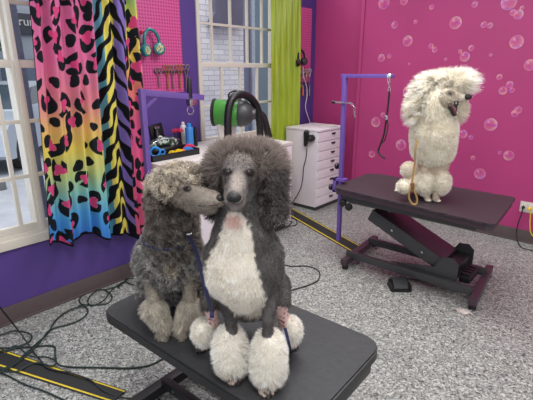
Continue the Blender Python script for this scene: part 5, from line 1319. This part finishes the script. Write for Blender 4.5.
so = bpy.data.objects.new('sign_lettering', me); COL.objects.link(so); me.materials.clear(); me.materials.append(M['pale'])
sp = atx(18.5, 25, -14.28); so.parent = bl; so.rotation_euler = (R_(90), 0, R_(90)); so.location = Vector(sp)-Vector(bl.location)
# grey post / downpipe in front of window 1
q = atx(10, 40, -3.6); o = MB().box((-3.68, q[1]+.03, -.2), (-3.62, q[1]+.09, 3.2), bev=.01).build('porch_post', mat('grey_post', rgb(128, 134, 148), .6)); tag(recentre(o), 'grey porch post just outside the left window', 'post')
# painted brick wing beyond window 2
bw = thing('brick_wing', 'white painted brick wall just outside the gridded window', 'wall', (-4.9, 3.6, -.2))
ya_ = atx(190, 50, -4.6)[1]; yb_ = atx(243.5, 50, -4.6)[1]
MB().box((-5.0, ya_-1.2, -.2), (-4.6, yb_, 3.6)).build('brick_face', brick_mat('white_brick', rgb(236, 234, 232), rgb(214, 214, 216), rgb(178, 178, 184), 6.2), bw, smooth=False)
m = MB(); pts_ = [(215.5, -30), (215.5, 12), (211, 22), (214, 27), (240, 27), (243, 27), (243, -30)]
P_ = [tuple(atx(x, y, -4.50)) for x, y in pts_]; n = len(P_); m._add(P_+[(p[0]-.08, p[1], p[2]) for p in P_], [tuple(range(n)), tuple(range(n, 2*n))[::-1]]+[(i, (i+1) % n, n+(i+1) % n, n+i) for i in range(n)])
m.build('canopy', mat('dark_canopy', rgb(84, 88, 104), .6, var=.2, scale=3), bw, smooth=False)
gw = thing('storefront', 'blue grey storefront panels beyond the brick wall outside', 'storefront', (-5.0, yb_+.8, -.2))
m1 = mat('blue_grey_panel', rgb(108, 122, 142), .3, var=.06, scale=2); m2 = mat('dark_brown_post', rgb(96, 84, 84), .6)
MB().box((-5.2, yb_+.01, -.2), (-5.0, yb_+3.2, 3.6)).build('panel', m1, gw, smooth=False)
MB().box((-5.0, yb_+.01, -.2), (-4.9, yb_+.12, 3.4), bev=.01).build('door_post', m2, gw)
for k in (.55, 1.1, 1.9): MB().box((-5.0, yb_+k, -.2), (-4.95, yb_+k+.08, 3.4), bev=.01).build('mullion', mat('grey_mullion', rgb(168, 176, 190), .4), gw)

# ------------------------------------------------------------------ light
w = bpy.data.worlds.new('world'); sc.world = w; w.use_nodes = True
bg = w.node_tree.nodes['Background']; bg.inputs[0].default_value = (.93, .95, 1.0, 1); bg.inputs[1].default_value = .78
def area(name, loc, size, power, col=(1, .97, .93), target=None, sy=None):
    d = bpy.data.lights.new(name, 'AREA'); d.energy = power; d.size = size; d.color = col
    if sy: d.shape = 'RECTANGLE'; d.size_y = sy
    o = bpy.data.objects.new(name, d); COL.objects.link(o); o.location = loc
    if target is not None:
        o.rotation_euler = (Vector(target)-Vector(loc)).to_track_quat('-Z', 'Y').to_euler()
    return o
area('ceiling_light', (-1.2, 2.3, 2.72), 1.2, 40, sy=.6)
area('ceiling_light', (-.2, .2, 2.72), 1.2, 40, sy=.6)
area('ceiling_light', (1.2, 2.4, 2.72), 1.2, 22, sy=.6)
area('daylight_window', (-2.85, .3, 1.4), 1.2, 7, (.85, .92, 1), target=(0, 1, .8), sy=1.6)
area('outdoor_fill', (-3.5, 3.4, 4.6), 1.5, 80, (1, 1, 1), target=(-4.7, 3.2, 1.0), sy=2)  # added fill that brightens the brick wing; no real lamp stands here
area('outdoor_fill', (-5.0, .8, 5.5), 3, 280, (1, 1, 1), target=(-11, 3.0, .8), sy=3)  # second added fill, lifts the street view beyond the left window
GROUPS = {'scissors': 'scissors hung on the pegboards', 'hair_clip': 'coloured clips in the black tray', 'cord': 'cords lying on the floor', 'cord_cover': 'cord covers on the floor',
          'poodle': 'poodles on the grooming tables', 'grooming_table': 'grooming tables', 'grooming_stand': 'grooming arms', 'spray_can': 'cans on the counter', 'brush': 'brushes on the counter',
          'comb_handle': 'tools on the small pegboard', 'headphones': 'headphones on the pegboards', 'curtain': 'curtains', 'plug': 'plugs in the wall outlet', 'coil_ring': 'blue rings in the tray',
          'pegboard': 'pegboards', 'tool_strip': 'tool strips', 'peg_hook': 'peg hooks', 'curtain_rod': 'curtain rods'}
for o in sc.objects:
    if o.parent is None and 'label' in o and o.name.split('.')[0] in GROUPS: o['group'] = GROUPS[o.name.split('.')[0]]
